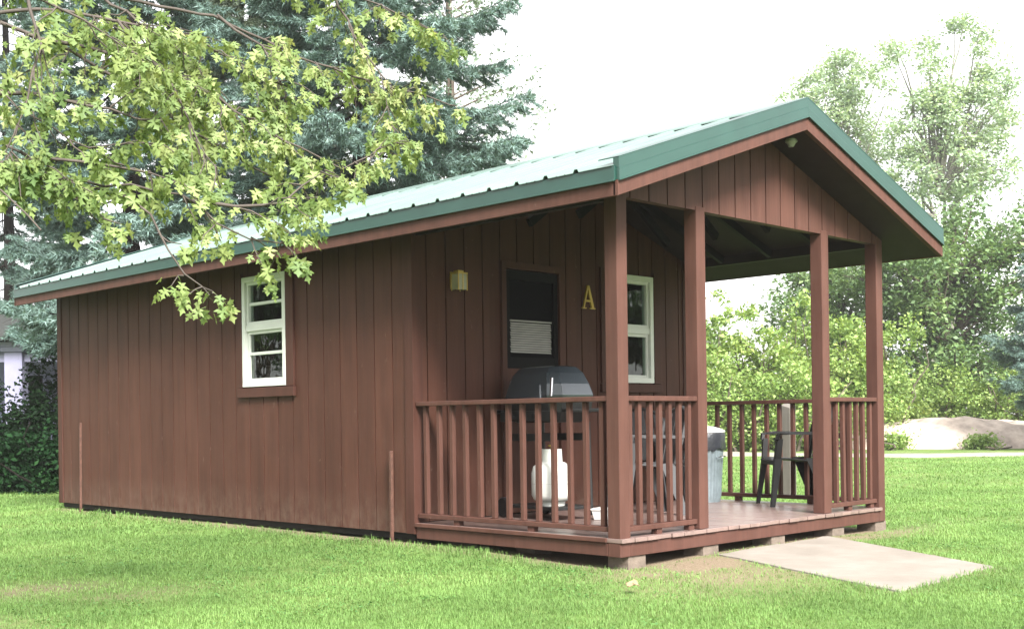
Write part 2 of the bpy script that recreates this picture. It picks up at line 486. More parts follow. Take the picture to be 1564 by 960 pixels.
def siding(name, axis_, pos, thick, spans, edges, zlo, ztop, holes, mat, parent):
    """vertical groove boards over a recessed backing. axis_ 'x': wall runs along x at y=pos, outward -thick ; 'y': runs along y at x=pos."""
    mb = MB()
    g = .0065
    def B(a0, a1, z0, z1, d0, d1, z1b=None):
        z1b = z1 if z1b is None else z1b
        lo, hi = min(pos+d0, pos+d1), max(pos+d0, pos+d1)
        if axis_ == 'x': q = lambda a, d, z: (a, d, z)
        else: q = lambda a, d, z: (d, a, z)
        r = [[q(a0, lo, z0), q(a1, lo, z0), q(a1, hi, z0), q(a0, hi, z0)],
             [q(a0, lo, z1), q(a1, lo, z1b), q(a1, hi, z1b), q(a0, hi, z1)]]
        mb.loft(r)
    cuts = sorted(set([edges[0]] + [e for e in spans if edges[0] < e < edges[1]] + [edges[1]]))
    for a0, a1 in zip(cuts[:-1], cuts[1:]):
        sub = sorted(set([a0, a1] + [h for hh in holes for h in hh[:2] if a0 < h < a1]))
        for s0, s1 in zip(sub[:-1], sub[1:]):
            l = g if s0 == a0 else 0; r_ = g if s1 == a1 else 0
            mid = (s0+s1)/2
            zs = [(zlo, None)]
            for h in holes:
                if h[0] < mid < h[1]: zs = [(zlo, h[2]), (h[3], None)]
            for z0, z1 in zs:
                if z1 is None: za, zb = ztop(s0), ztop(s1)
                else: za = zb = z1
                if min(za, zb) - z0 < .01: continue
                B(s0+l, s1-r_, z0, za, 0, thick, zb)              # board
                B(s0, s1, z0+.004, za-.012, -.012*np.sign(thick), -.07*np.sign(thick), zb-.012)   # backing
    return mb.build(name, mat, parent)

# left wall: outer face at x = 0
lw_cuts = [D + .255 + .2355*k for k in range(28)]
LWIN = (3.885, 4.595, 1.355, 2.385)
siding('wall', 'y', .012, -.012, lw_cuts, (D+.07, YB-.07), .116, lambda y: 2.62, [LWIN], M['wall'], cabin)
siding('wall', 'y', W-.012, .012, lw_cuts, (D+.07, YB-.07), .116, lambda y: 2.62, [], M['wall'], cabin)
siding('wall', 'x', YB-.012, .012, [.21*k for k in range(1, 18)], (.07, W-.07), .116, lambda x: zsof(x)+.02, [], M['wall'], cabin)
DOOR = (.985, 1.765, DK, 2.38)
FWIN = (2.355, 3.073, 1.354, 2.389)
fw_cuts = [.155 + .209*k for k in range(17)]
siding('wall', 'x', D+.012, -.012, fw_cuts, (.07, W-.07), DK+.004, lambda x: zsof(x)+.02, [DOOR, FWIN], M['wall'], cabin)
# corner boards
for cx, sx in ((0, -1), (W, 1)):
    for cy, sy in ((D, -1), (YB, 1)):
        mb = MB()
        o = .012
        xa, xb = sorted((cx + sx*o*.9, cx - sx*.095)); ya, yb = sorted((cy + sy*o*.9, cy - sy*.095))
        mb.box((xa, ya, .112), (xb, yb, 2.60))
        mb.build('corner_board', M['trim'], cabin, bevel=.003)
# skirting sill under walls + dark floor
mb = MB(); mb.box((.03, D+.03, .06), (W-.03, YB-.03, .19)); mb.build('floor_frame', M['rafter'], cabin)
for y in (D+.3, 4.5, 6.6, YB-.3):
    for x in (.3, W-.22):
        mb = MB(); mb.box((x-.12, y-.12, -.05), (x+.12, y+.12, .058)); mb.build('foundation_block', M['block'], cabin)

# windows
def window(name, axis_, pos, out, hole, muntins, mullion_z, parent):
    a0, a1, z0, z1 = hole
    def q(a, d, z): return (a, pos + out*d, z) if axis_ == 'x' else (pos + out*d, a, z)
    def bx(mb, aa, ab, za, zb, d0, d1):
        p, r = q(aa, d0, za), q(ab, d1, zb)
        mb.box(tuple(map(min, p, r)), tuple(map(max, p, r)))
    fw = .05
    mb = MB()
    bx(mb, a0, a1, z0, z0+fw, -.06, .022); bx(mb, a0, a1, z1-fw, z1, -.06, .022)
    bx(mb, a0, a0+fw, z0+fw, z1-fw, -.06, .022); bx(mb, a1-fw, a1, z0+fw, z1-fw, -.06, .022)
    fr = mb.build(name, M['vinyl'], parent, bevel=.004)
    mb = MB()
    bx(mb, a0+fw, a1-fw, mullion_z-.03, mullion_z+.03, -.05, .008)
    for s, (za, zb, dd) in enumerate(((z0+fw, mullion_z-.03, -.012), (mullion_z+.03, z1-fw, -.002))):
        sw = .028
        bx(mb, a0+fw, a0+fw+sw, za, zb, -.05, dd); bx(mb, a1-fw-sw, a1-fw, za, zb, -.05, dd)
        bx(mb, a0+fw+sw, a1-fw-sw, za, za+sw, -.05, dd); bx(mb, a0+fw+sw, a1-fw-sw, zb-sw, zb, -.05, dd)
    for z in muntins: bx(mb, a0+fw+.028, a1-fw-.028, z-.014, z+.014, -.046, -.014)
    mb.build('sash', M['vinyl'], fr, bevel=.003)
    for za, zb in ((z0+fw, mullion_z-.03), (mullion_z+.03, z1-fw)):
        mb = MB(); bx(mb, a0+fw+.02, a1-fw-.02, za+.02, zb-.02, -.036, -.03)
        mb.build('pane', M['glass'], fr)
    return fr, bx
w1, bx = window('window', 'y', 0, -1, LWIN, (1.665, 2.13), 1.905, cabin)
mb = MB()
for a, b in ((4.40, 4.54), (3.93, 4.02)):  # tan strips added behind the pane to imitate its brownish bands
    n = 10; mb = MB()
    ring = lambda z: [(.16 + .018*math.sin(i*2.1), a + (b-a)*i/n, z) for i in range(n+1)] + [(.17 + .018*math.sin(i*2.1), a + (b-a)*i/n, z) for i in range(n, -1, -1)]
    mb.loft([ring(1.36), ring(2.36)])
    mb.build('tan_strip', M['tan_strip'], w1)
mb = MB(); mb.box((-.034, 3.75, 1.256), (-.001, 4.66, 1.344)); mb.build('sill', M['trim'], w1, bevel=.004)
for ya, yb in ((3.76, 3.877), (4.603, 4.65)):
    mb = MB(); mb.box((-.024, ya, 1.348), (-.001, yb, 2.42)); mb.build('casing', M['trim'], w1, bevel=.003)
w2, bx = window('window', 'x', D, -1, FWIN, (), 1.86, cabin)
mb = MB(); mb.box((2.28, D-.034, 1.262), (3.19, D-.001, 1.342)); mb.build('sill', M['trim'], w2, bevel=.004)
for xa, xb in ((3.081, 3.18), (2.29, 2.347)):
    mb = MB(); mb.box((xa, D-.024, 1.346), (xb, D-.001, 2.43)); mb.build('casing', M['trim'], w2, bevel=.003)
mb = MB(); mb.box((2.43, D+.052, 1.42), (3.0, D+.056, 1.82)); mb.build('insect_screen', M['screen'], w2)

# door
a0, a1, z0, z1 = DOOR
mb = MB()
mb.box((a0+.06, D-.004, DK+.01), (a1-.06, D+.03, 1.46)); 
dr = mb.build('door', M['wall'], cabin)
mb = MB()
mb.box((a0, D-.03, DK), (a0+.055, D+.05, z1)); mb.box((a1-.055, D-.03, DK), (a1, D+.05, z1)); mb.box((a0+.055, D-.03, z1-.06), (a1-.055, D+.05, z1))
mb.build('door_frame', M['trim'], dr, bevel=.003)
mb = MB()
x0, x1 = a0+.06, a1-.06
mb.box((x0, D-.008, 1.463), (x0+.05, D+.028, z1-.065)); mb.box((x1-.05, D-.008, 1.463), (x1, D+.028, z1-.065))
mb.box((x0+.05, D-.008, 1.463), (x1-.05, D+.028, 1.56)); mb.box((x0+.05, D-.008, z1-.15), (x1-.05, D+.028, z1-.065))
mb.build('storm_sash', M['darkdoor'], dr, bevel=.003)
mb = MB(); mb.box((x0+.05, D+.018, 1.56), (x1-.05, D+.022, z1-.15)); mb.build('door_screen', M['screen'], dr)
mb = MB()
for k in range(13):
    z = 1.600 + k*.0205
    o_ = .004*math.sin(k*2.3)
    mb.add([(x0+.075+o_, D+.004, z), (x1-.075-o_, D+.004, z), (x1-.075-o_, D+.013, z+.0165), (x0+.075+o_, D+.013, z+.0165),
            (x0+.075+o_, D+.006, z-.001), (x1-.075-o_, D+.006, z-.001), (x1-.075-o_, D+.015, z+.0155), (x0+.075+o_, D+.015, z+.0155)],
           [(0,1,2,3),(7,6,5,4),(0,4,5,1),(1,5,6,2),(2,6,7,3),(3,7,4,0)])
mb.box((x0+.07, D+.001, 1.872), (x1-.07, D+.014, 1.884))
mb.build('blind', M['blind'], dr)
mb = MB(); mb.box((x1-.15, D-.04, 1.13), (x1-.06, D-.004, 1.155)); mb.box((x1-.045, D-.03, 1.10), (x1-.025, D-.004, 1.19)); mb.build('door_handle', M['chrome'], dr, bevel=.004)

# lantern by the door
def lantern():
    cx, cz, h, d, H = .455, 2.09, .047, .09, .13
    y1 = D - .02; y0 = y1 - d
    mb = MB(); mb.box((cx-.045, D-.02, cz+.01), (cx+.045, D-.001, cz+H+.02)); mb.box((cx-h-.006, y0-.006, cz+H), (cx+h+.006, y1, cz+H+.012)); mb.box((cx-.03, y0+.02, cz+H+.012), (cx+.03, y1-.01, cz+H+.03))
    for x in (-h, h):
        for y in (y0, y1-.005): mb.box((cx+x-.004, y-.004, cz-.006), (cx+x+.004, y+.004, cz+H))
    mb.box((cx-.004, y0-.005, cz-.002), (cx+.004, y0+.003, cz+H))
    ln = mb.build('lantern', M['brass'], cabin, bevel=.0015)
    mb = MB(); mb.box((cx-h+.005, y0-.002, cz), (cx-.005, y0+.002, cz+H-.002)); mb.box((cx+.005, y0-.002, cz), (cx+h-.005, y0+.002, cz+H-.002))
    mb.box((cx-h-.002, y0+.006, cz), (cx-h+.002, y1-.012, cz+H-.002)); mb.box((cx+h-.002, y0+.006, cz), (cx+h+.002, y1-.012, cz+H-.002))
    mb.build('glass', M['lampglass'], ln)
    mb = MB(); mb.lathe([(.008, .02), (.02, .05), (.022, .08), (.012, .11)], 12, (cx, y0+.05, cz)); mb.build('bulb', M['whitebox'], ln, smooth=True)
lantern()

# brass house letter A
def letter_a():
    mb = MB(); ox, oz, w, h = 2.035, 2.03, .165, .215
    y0, y1 = D-.022, D-.004
    def poly(pts):
        n = len(pts)
        f = [(ox + x*w, y0, oz + z*h) for x, z in pts]; b = [(ox + x*w, y1, oz + z*h) for x, z in pts]
        mb.loft([f, b])
    poly([(.05,.05),(.15,.05),(.52,1.0),(.40,1.0)])
    poly([(.40,1.005),(.56,1.005),(.96,.05),(.76,.05)])
    poly([(.26,.30),(.74,.30),(.71,.38),(.29,.38)])
    poly([(-.04,0),(.30,0),(.30,.05),(-.04,.05)])
    poly([(.62,0),(1.06,0),(1.06,.05),(.62,.05)])
    mb.build('house_letter', M['brass'], cabin, bevel=.0015)
letter_a()

# posts
X2, X3 = .90, 2.635
for x in (0, X2, X3, W-S):
    mb = MB(); end = x in (0, W-S)
    mb.box((x, 0, .074 if end else DK+.002), (x+S, S, zsof(x)+.02 if end else ZG+.03))
    mb.build('post', M['post'], cabin, bevel=.006)
# gable wall over the porch front
siding('gable', 'x', .017, -.012, [.155 + .2085*k for k in range(17)], (.0, W), ZG, lambda x: zsof(x)+.02, [], M['post'], cabin)
# side beams & rafters
for x in (.03, W-.03-.05):
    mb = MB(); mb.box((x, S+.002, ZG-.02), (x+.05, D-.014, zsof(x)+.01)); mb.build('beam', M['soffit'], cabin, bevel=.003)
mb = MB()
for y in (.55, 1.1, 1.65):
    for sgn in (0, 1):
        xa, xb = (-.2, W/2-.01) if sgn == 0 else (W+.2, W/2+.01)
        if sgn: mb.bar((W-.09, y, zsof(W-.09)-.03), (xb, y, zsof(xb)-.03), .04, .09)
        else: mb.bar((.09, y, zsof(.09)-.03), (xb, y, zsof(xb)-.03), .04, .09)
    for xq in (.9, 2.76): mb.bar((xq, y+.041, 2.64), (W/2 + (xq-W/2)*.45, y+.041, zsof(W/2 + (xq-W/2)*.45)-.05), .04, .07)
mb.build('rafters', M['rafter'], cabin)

# roof: boxed slab, metal sheet with ribs
Y0, Y1 = -OY, YB + OB
def roof():
    mb = MB()
    prof = [(-OX+.02, zsof(-OX+.02)), (W/2, zsof(W/2)), (W+OX-.02, zsof(-OX+.02)),
            (W+OX-.02, zroof(-OX+.02)-.03), (W/2, zroof(W/2)-.03), (-OX+.02, zroof(-OX+.02)-.03)]
    mb.loft([[(x, Y0+.02, z) for x, z in prof], [(x, Y1-.02, z) for x, z in prof]])
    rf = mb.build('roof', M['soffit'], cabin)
    # metal sheet: profile along y with ribs every 0.27 m
    ys = []; hs_ = []
    y = Y0 + .012
    k0 = -.034
    ribs = [k0 + .2705*i for i in range(-1, 34)]
    pts = [(Y0+.01, 0)]
    for r in ribs:
        if r-.03 < Y0+.02 or r+.03 > Y1-.02: continue
        pts += [(r-.026, 0), (r-.012, .022), (r+.012, .022), (r+.026, 0)]
        pts += [(r+.09, 0), (r+.097, .004), (r+.104, 0), (r+.165, 0), (r+.172, .004), (r+.179, 0)]
    pts = [p for p in pts if p[0] < Y1-.012] + [(Y1-.01, 0)]
    for side in (0, 1):
        mb = MB(); rings = []
        for t in (0, .25, .5, .75, 1):
            x = -OX-.03 + (W/2-.005+OX+.03)*t
            z = 2.62 + .35*(x + OX)
            xx = x if side == 0 else W - x
            up = [(xx, yy, z + h) for yy, h in pts]; dn = [(xx, yy, z + h - .004) for yy, h in reversed(pts)]
            rings.append(up + dn)
        mb.loft(rings)
        mb.build('metal_sheet', M['roof'], rf)
    # ridge cap, standing on the ribs
    mb = MB(); zc = zroof(W/2)
    for side in (0, 1):
        s = lambda x: x if side == 0 else W - x
        rr = [[(s(W/2), yy, zc+.036), (s(W/2-.17), yy, zc-.17*.35+.027), (s(W/2-.18), yy, zc-.18*.35+.016), (s(W/2-.172), yy, zc-.172*.35+.0235), (s(W/2), yy, zc+.031)] for yy in (Y0-.012, Y1+.012)]
        mb.loft(rr)
    mb.build('ridge_cap', M['roof'], rf)
    # fascias: brown board below, green trim above
    for side in (0, 1):
        s = lambda x: x if side == 0 else W - x
        mb = MB(); xa, xb = sorted((s(-OX-.005), s(-OX+.018))); mb.box((xa, Y0, 2.42), (xb, Y1, 2.515)); mb.build('fascia', M['post'], rf, bevel=.003)
        mb = MB(); xa, xb = sorted((s(-OX-.020), s(-OX+.016))); mb.box((xa, Y0-.004, 2.515), (xb, Y1, 2.606)); xa, xb = sorted((s(-OX-.026), s(-OX-.018))); mb.box((xa, Y0-.004, 2.508), (xb, Y1, 2.520)); mb.build('eave_trim', M['green'], rf, bevel=.002)
        for yy, sg in ((Y0, -1), (Y1, 1)):
            # rake fascia
            mb = MB()
            def quad(x0, dz0, dz1, ya, yb, m_):
                e0, e1 = -OX - .005, W/2
                zb = lambda x: 2.42 + .344*(x+OX)
                r0 = [(s(e0), ya, zb(e0)+dz0), (s(e0), yb, zb(e0)+dz0), (s(e0), yb, zb(e0)+dz1), (s(e0), ya, zb(e0)+dz1)]
                r1 = [(s(e1), ya, zb(e1)+dz0), (s(e1), yb, zb(e1)+dz0), (s(e1), yb, zb(e1)+dz1), (s(e1), ya, zb(e1)+dz1)]
                m_.loft([r0, r1])
            quad(0, 0, .105, yy+sg*.022, yy-sg*.018, mb)
            mb.build('rake_fascia', M['post'], rf, bevel=.003)
            mb = MB()
            quad(0, .100, .170, yy+sg*.036, yy-sg*.016, mb)
            quad(0, .170, .246, yy+sg*.032, yy-sg*.016, mb)
            quad(0, .240, .248, yy+sg*.034, yy-sg*.14, mb)
            quad(0, .094, .101, yy+sg*.044, yy+sg*.024, mb)
            mb.build('rake_trim', M['green'], rf, bevel=.0015)
    return rf
rf = roof()
# small round light under the ridge overhang
mb = MB(); lx, ly = 1.92, -.17
mb.lathe([(.045, .01), (.048, -.012), (.035, -.022), (.02, -.05)], 16, (lx, ly, zsof(lx)-.003))
mb.build('soffit_lamp', simple('lamp_white', (.22, .23, .19), .5), cabin, smooth=True)

# deck
def deck():
    dk = None
    mb = MB(); x = -.004; k = 0
    bw = .138
    rnd = random.Random(5)
    while x < W:
        x1 = min(x + bw, W+.004)
        ov = .02 + rnd.uniform(-.006, .006)
        y_ = -ov
        # keep clear of end posts (they stand in the corner) and the cabin wall
        ya = S+.004 if (x1 < S+.02 or x > W-S-.02) else y_
        mb.box((x, ya, DK-.028), (x1-.007, D-.016, DK + rnd.uniform(-.0015, .0015))); x += bw
    dk = mb.build('deck', M['deck'], cabin, bevel=.003)
    mb = MB(); mb.box((S+.002, .0, .075), (W-S-.002, .04, DK-.032)); mb.build('rim_joist', M['rail'], dk, bevel=.004)
    mb = MB(); mb.box((.0, S+.002, .078), (.04, D-.02, DK-.032)); mb.box((-.02, S+.003, DK-.028), (-.006, D-.02, DK+.002)); mb.build('rim_joist', M['rail'], dk, bevel=.004)
    mb = MB(); mb.box((W-.04, S+.002, .078), (W, D-.02, DK-.032)); mb.build('rim_joist', M['rail'], dk, bevel=.004)
    for x in (.12, .98, 1.88, 2.80, 3.53):
        mb = MB()
        mb.box((x-.02, .015, -.08), (x+.17, .20, .073)); mb.build('concrete_block', M['block'], dk, bevel=.006)
    for x, y in ((.3, 1.1), (.3, 1.9), (3.2, 1.1)):
        mb = MB(); mb.box((x, y, -.08), (x+.19, y+.2, .076)); mb.build('concrete_block', M['block'], dk, bevel=.006)
deck()

# railings
def railing(p, q, n, blocks):
    """p -> q on deck; top rail, bottom rail, balusters, small feet"""
    p, q = Vector(p), Vector(q); d = (q-p).normalized(); ln = (q-p).length
    z0, z1 = .24, 1.172
    mb = MB(); mb.bar(p + Vector((0,0,z1-.02)), q + Vector((0,0,z1-.02)), .095, .036)
    rl = mb.build('railing', M['rail'], cabin, bevel=.006)
    mb = MB(); mb.bar(p + Vector((0,0,z0+.018)), q + Vector((0,0,z0+.018)), .075, .036); mb.build('bottom_rail', M['rail'], rl, bevel=.005)
    rnd = random.Random(int(ln*1000) + n)
    for k in range(n):
        t = (k+.5)/n * ln
        a = p + d*(t + rnd.uniform(-.004, .004)); b = p + d*(t + rnd.uniform(-.007, .007))
        mb = MB(); mb.bar(a + Vector((0,0,z0+.037)), b + Vector((0,0,z1-.039)), .036, .036, up=d); mb.build('baluster', M['rail'], rl, bevel=.004)
    for t in blocks:
        c = p + d*(t*ln); mb = MB(); mb.bar(c - d*.03 + Vector((0,0,(DK+z0)/2)), c + d*.03 + Vector((0,0,(DK+z0)/2)), .05, z0-DK-.002); mb.build('rail_foot', M['rail'], rl)
railing((.055, D-.02, 0), (.055, S+.002, 0), 13, (.22, .62))
railing((W-.055, D-.02, 0), (W-.055, S+.002, 0), 14, (.3, .7))
railing((S+.002, .055, 0), (X2-.002, .055, 0), 7, (.45, .93))
railing((X3+S+.002, .055, 0), (W-S-.002, .055, 0), 7, (.45, .92))

# ------------------------------------------------------------------ things on the porch
def grill():
    g = tag(empty('gas_grill', (1.00, 1.60, DK), R(-8)), 'black gas grill with a faceted domed lid behind the porch railing', 'grill')
    # local: front faces -x, width along y
    w, d = .385, .225
    def ring(sx, sy, z, ox=0, cut=.3):
        X_, Y_ = sx, sy
        c = cut
        return [(ox-X_, -Y_*(1-c), z), (ox-X_*(1-c), -Y_, z), (ox+X_*(1-c), -Y_, z), (ox+X_, -Y_*(1-c), z),
                (ox+X_, Y_*(1-c), z), (ox+X_*(1-c), Y_, z), (ox-X_*(1-c), Y_, z), (ox-X_, Y_*(1-c), z)]
    mb = MB()
    mb.loft([ring(d*1.0, w*1.0, .975), ring(d*1.02, w*1.02, 1.01), ring(d*.93, w*.93, 1.10), ring(d*.80, w*.80, 1.19), ring(d*.58, w*.68, 1.24), ring(d*.3, w*.55, 1.252)])
    lid = mb.build('lid', M['enamel'], g, bevel=.008, seg=2)
    mb = MB()
    mb.loft([[(-d*1.10, -w*.55, .985), (-d*.9, -w*.55, .985), (-d*.78, -w*.45, 1.10), (-d*.98, -w*.45, 1.10)],
             [(-d*1.10, w*.55, .985), (-d*.9, w*.55, .985), (-d*.78, w*.45, 1.10), (-d*.98, w*.45, 1.10)]])
    mb.build('lid_panel', M['enamel'], lid, bevel=.008)
    mb = MB(); mb.box((-d*1.24, -w*.5, .972), (-d*1.0, w*.5, .992)); mb.build('handle', M['blacksteel'], lid, bevel=.006)
    for sy in (-.80, .80):
        mb = MB(); mb.loft([[(-d*.985, w*sy-.012, 1.0), (-d*.985, w*sy+.012, 1.0), (-d*.93, w*sy+.012, 1.0), (-d*.93, w*sy-.012, 1.0)],
                            [(-d*.80, w*sy*.88-.012, 1.15), (-d*.80, w*sy*.88+.012, 1.15), (-d*.74, w*sy*.88+.012, 1.15), (-d*.74, w*sy*.88-.012, 1.15)]])
        mb.build('trim_strip', M['chrome'], lid, bevel=.003)
    mb = MB(); mb.loft([ring(d*.62, w*.75, .79, 0, .2), ring(d*.92, w*.95, .87, 0, .25), ring(d*.98, w*.99, .955, 0, .28)])
    mb.build('firebox', M['blacksteel'], g, bevel=.006)
    mb = MB(); mb.box((-d*1.05, -w*.9, .80), (-d*.9, w*.9, .885)); pn = mb.build('control_panel', M['blacksteel'], g, bevel=.006)
    for y in (-.15, .15):
        mb = MB(); mb.tube([(-d*1.05, y, .842), (-d*1.05-.035, y, .842)], .024, 12); mb.build('knob', M['black'], pn)
    for sg, nm in ((1, 'side_shelf'), (-1, 'side_shelf')):
        mb = MB(); y0, y1 = sorted((sg*(w+.02), sg*(w+.30 if sg > 0 else w+.10))); mb.box((-d*.85, y0, .87), (d*.75, y1, .90)); mb.build(nm, M['black'], g, bevel=.008)
    # cart frame
    for sy in (-.78, .78):
        mb = MB()
        mb.tube([(-d*.8, w*sy, .79), (-d*.9, w*sy, .03 if sy < 0 else .09)], .016, 8); mb.tube([(d*.8, w*sy, .79), (d*.9, w*sy, .03 if sy < 0 else .09)], .016, 8)
        mb.build('leg', M['blacksteel'], g, smooth=True)
    mb = MB()
    mb.box((-d*.9, -w*.84, .085), (d*.9, w*.84, .11)); mb.build('bottom_shelf', M['blacksteel'], g, bevel=.004)
    mb = MB(); mb.box((-d*.88, -w*.76, .64), (-d*.80, w*.76, .70)); mb.box((d*.80, -w*.76, .64), (d*.88, w*.76, .70)); mb.build('brace', M['blacksteel'], g)
    for sx in (-1, 1):
        mb = MB(); x = sx*d*1.0
        prof = [(.03, -.02), (.075, -.022), (.085, -.012), (.085, .012), (.075, .022), (.03, .02)]
        rings = [[(x + z, w*.84 + r*math.cos(2*math.pi*k/20), .0865 + r*math.sin(2*math.pi*k/20)) for k in range(20)] for r, z in prof]
        mb.loft(rings); mb.build('wheel', M['black'], g, smooth=True)
grill()

def tank():
    g = tag(empty('propane_tank', (.93, 1.50, DK+.112)), 'white propane cylinder standing on the grill bottom shelf', 'gas tank')
    mb = MB()
    mb.lathe([(.02, .03), (.10, .032), (.150, .05), (.168, .09), (.168, .265), (.152, .32), (.11, .35), (.04, .37), (.02, .41)], 28)
    mb.build('cylinder', M['tank'], g, smooth=50)
    mb = MB(); mb.lathe([(.105, 0), (.108, .04), (.104, .04), (.100, 0)], 24, cap=False); mb.build('foot_ring', M['tank'], g, smooth=True)
    mb = MB(); n = 20
    a0, a1 = R(100), R(330)
    rings = []
    for z, r in ((.345, .090), (.450, .084), (.462, .082)):
        rings.append([(r*math.cos(a0+(a1-a0)*k/n), r*math.sin(a0+(a1-a0)*k/n), z) for k in range(n+1)] + [((r-.006)*math.cos(a0+(a1-a0)*k/n), (r-.006)*math.sin(a0+(a1-a0)*k/n), z) for k in range(n, -1, -1)])
    mb.loft(rings); mb.build('collar', M['tank'], g, smooth=50)
    mb = MB(); mb.lathe([(.018, .405), (.018, .455), (.012, .46), (.012, .48), (.03, .482), (.03, .495)], 12); mb.build('valve', M['brass'], g, smooth=True)
    mb = MB(); mb.lathe([(.1695, .180), (.1695, .183)], 28, cap=False); mb.build('weld_seam', simple('weld_grey', (.35, .34, .32), .5), g)
    mb = MB(); mb.tube([(.02, 0, .44), (.07, .03, .50), (.09, .06, .58), (.08, .05, .675)], .009, 8); mb.build('hose', M['black'], g, smooth=True)
tank()

mb = MB()
mb.loft([[(-.075,-.10,0),(.075,-.10,0),(.075,.10,0),(-.075,.10,0)], [(-.09,-.115,.075),(.09,-.115,.075),(.09,.115,.075),(-.09,.115,.075)],
         [(-.098,-.123,.078),(.098,-.123,.078),(.098,.123,.078),(-.098,.123,.078)], [(-.098,-.123,.09),(.098,-.123,.09),(.098,.123,.09),(-.098,.123,.09)]])
bxo = mb.build('plastic_tub', M['whitebox'], bevel=.006)
bxo.location = (1.17, 1.10, DK+.002); bxo.rotation_euler = (0, 0, R(20))
tag(bxo, 'small white lidded plastic tub on the deck boards beside the propane cylinder', 'tub')

def chair(name, loc, rz, mat, label):
    """one-piece moulded plastic armchair; local front is -y"""
    c = tag(empty(name, loc, rz), label, 'chair', 'plastic porch chairs')
    hw, zs = .215, .43
    mb = MB(); n = 8; rings = []
    for i in range(n+1):
        t = i/n; y = -.23 + .44*t
        z = zs + .012*math.cos(t*math.pi) - (.02*max(0, .15-t)/.15)
        w = hw*(1 - .10*t)
        top = [(-w + 2*w*k/6, y, z - .014*math.sin(math.pi*k/6)) for k in range(7)]
        rings.append(top + [(x, yy, zz-.012) for x, yy, zz in reversed(top)])
    mb.loft(rings); mb.build('seat', mat, c, smooth=50)
    # back: hooped outline with slats
    def bp(u, v):    # u -1..1 across, v 0..1 up
        w = .20 + .035*math.sin(min(1, v*1.3)*math.pi*.6)
        x = u*w
        return Vector((x, .205 + .12*v + .04*(1-abs(u)**2)*.6, zs + .47*v))
    mb = MB()
    outline = [bp(-1, v) for v in np.linspace(0, .72, 8)]
    for a in np.linspace(math.pi, 0, 15)[1:-1]:
        b = bp(math.cos(a), .72 + .28*math.sin(a)); outline.append(b)
    outline += [bp(1, v) for v in np.linspace(.72, 0, 8)]
    mb.tube(outline, .017, 8)
    bk = mb.build('backrest', mat, c, smooth=True)
    mb = MB()
    for u in (-.72, -.36, 0, .36, .72):
        vt = .72 + .28*math.sqrt(max(0, 1-u*u)) - .015
        rings = []
        for v in np.linspace(.0, vt, 7):
            p = bp(u, v); rings.append([p + Vector((sx*.037, sy*.004, 0)) for sx, sy in ((-1,-1),(1,-1),(1,1),(-1,1))])
        mb.loft(rings)
    mb.build('slats', mat, bk, smooth=50)
    for s in (-1, 1):
        mb = MB()
        path = [(s*(hw+.025), -.20, .60), (s*(hw+.035), -.19, .655), (s*(hw+.04), -.08, .668), (s*(hw+.035), .08, .665), (s*(hw+.012), .22, .66), (s*.228, .285, .665)]
        rings = []
        for i, p in enumerate(path):
            p = Vector(p); wv = .026
            a = Vector((1, 0, 0)) if i > 1 else Vector((.9, 0, .3*s)).normalized()
            up = Vector((0, 0, 1)) if i > 1 else Vector((0, 1, 0))
            rings.append([p - a*wv - up*.018, p + a*wv - up*.018, p + a*wv + up*.008, p - a*wv + up*.008])
        mb.loft(rings); mb.build('armrest', mat, c, smooth=50)
        # front leg runs up into the arm; L-shaped section
        mb = MB()
        for (x0, y0, z0), (x1, y1, z1), wv in (((s*(hw+.035), -.265, 0), (s*(hw+.01), -.215, zs), .036), ((s*(hw+.01), -.215, zs), (s*(hw+.025), -.20, .61), .030)):
            for (ax, ay) in ((0, 1), (1, 0)):
                t = .005
                def sec(x, y, z, w_):
                    if ay: return [(x-t, y, z), (x+t, y, z), (x+t, y+w_*1.7, z), (x-t, y+w_*1.7, z)]
                    return [(x, y-t, z), (x-s*w_*1.5, y-t, z), (x-s*w_*1.5, y+t, z), (x, y+t, z)]
                lo = .55 if z0 == 0 else 1
                mb.loft([sec(x0, y0, z0, wv*lo), sec(x1, y1, z1, wv)])
        mb.build('leg', mat, c)
        mb = MB()
        t = .005; x0, y0 = s*(hw+.01), .30; x1, y1 = s*(hw-.02), .20
        for ay in (0, 1):
            def sec(x, y, z, w_):
                if ay: return [(x-t, y, z), (x+t, y, z), (x+t, y-w_*1.7, z), (x-t, y-w_*1.7, z)]
                return [(x, y-t, z), (x-s*w_*1.6, y-t, z), (x-s*w_*1.6, y+t, z), (x, y+t, z)]
            mb.loft([sec(x0, y0, 0, .026), sec(x1, y1, zs+.005, .075)])
        mb.build('leg', mat, c)
    for ya, zt in ((-.222, .012), (.195, 0)):
        mb = MB(); mb.box((-hw+.03, ya, zs-.055), (hw-.03, ya+.01, zs-zt)); mb.build('apron', mat, c)
    return c
chair('plastic_chair', (3.40, .79, DK), R(229), M['black'], 'black plastic armchair facing the trash can at the open end of the porch')
chair('plastic_chair', (1.72, 1.18, DK), R(-120), M['greyplastic'], 'grey plastic armchair half hidden behind the front corner post')
chair('plastic_chair', (2.55, 1.62, DK), R(-15), M['black'], 'black plastic armchair against the cabin wall under the porch window')

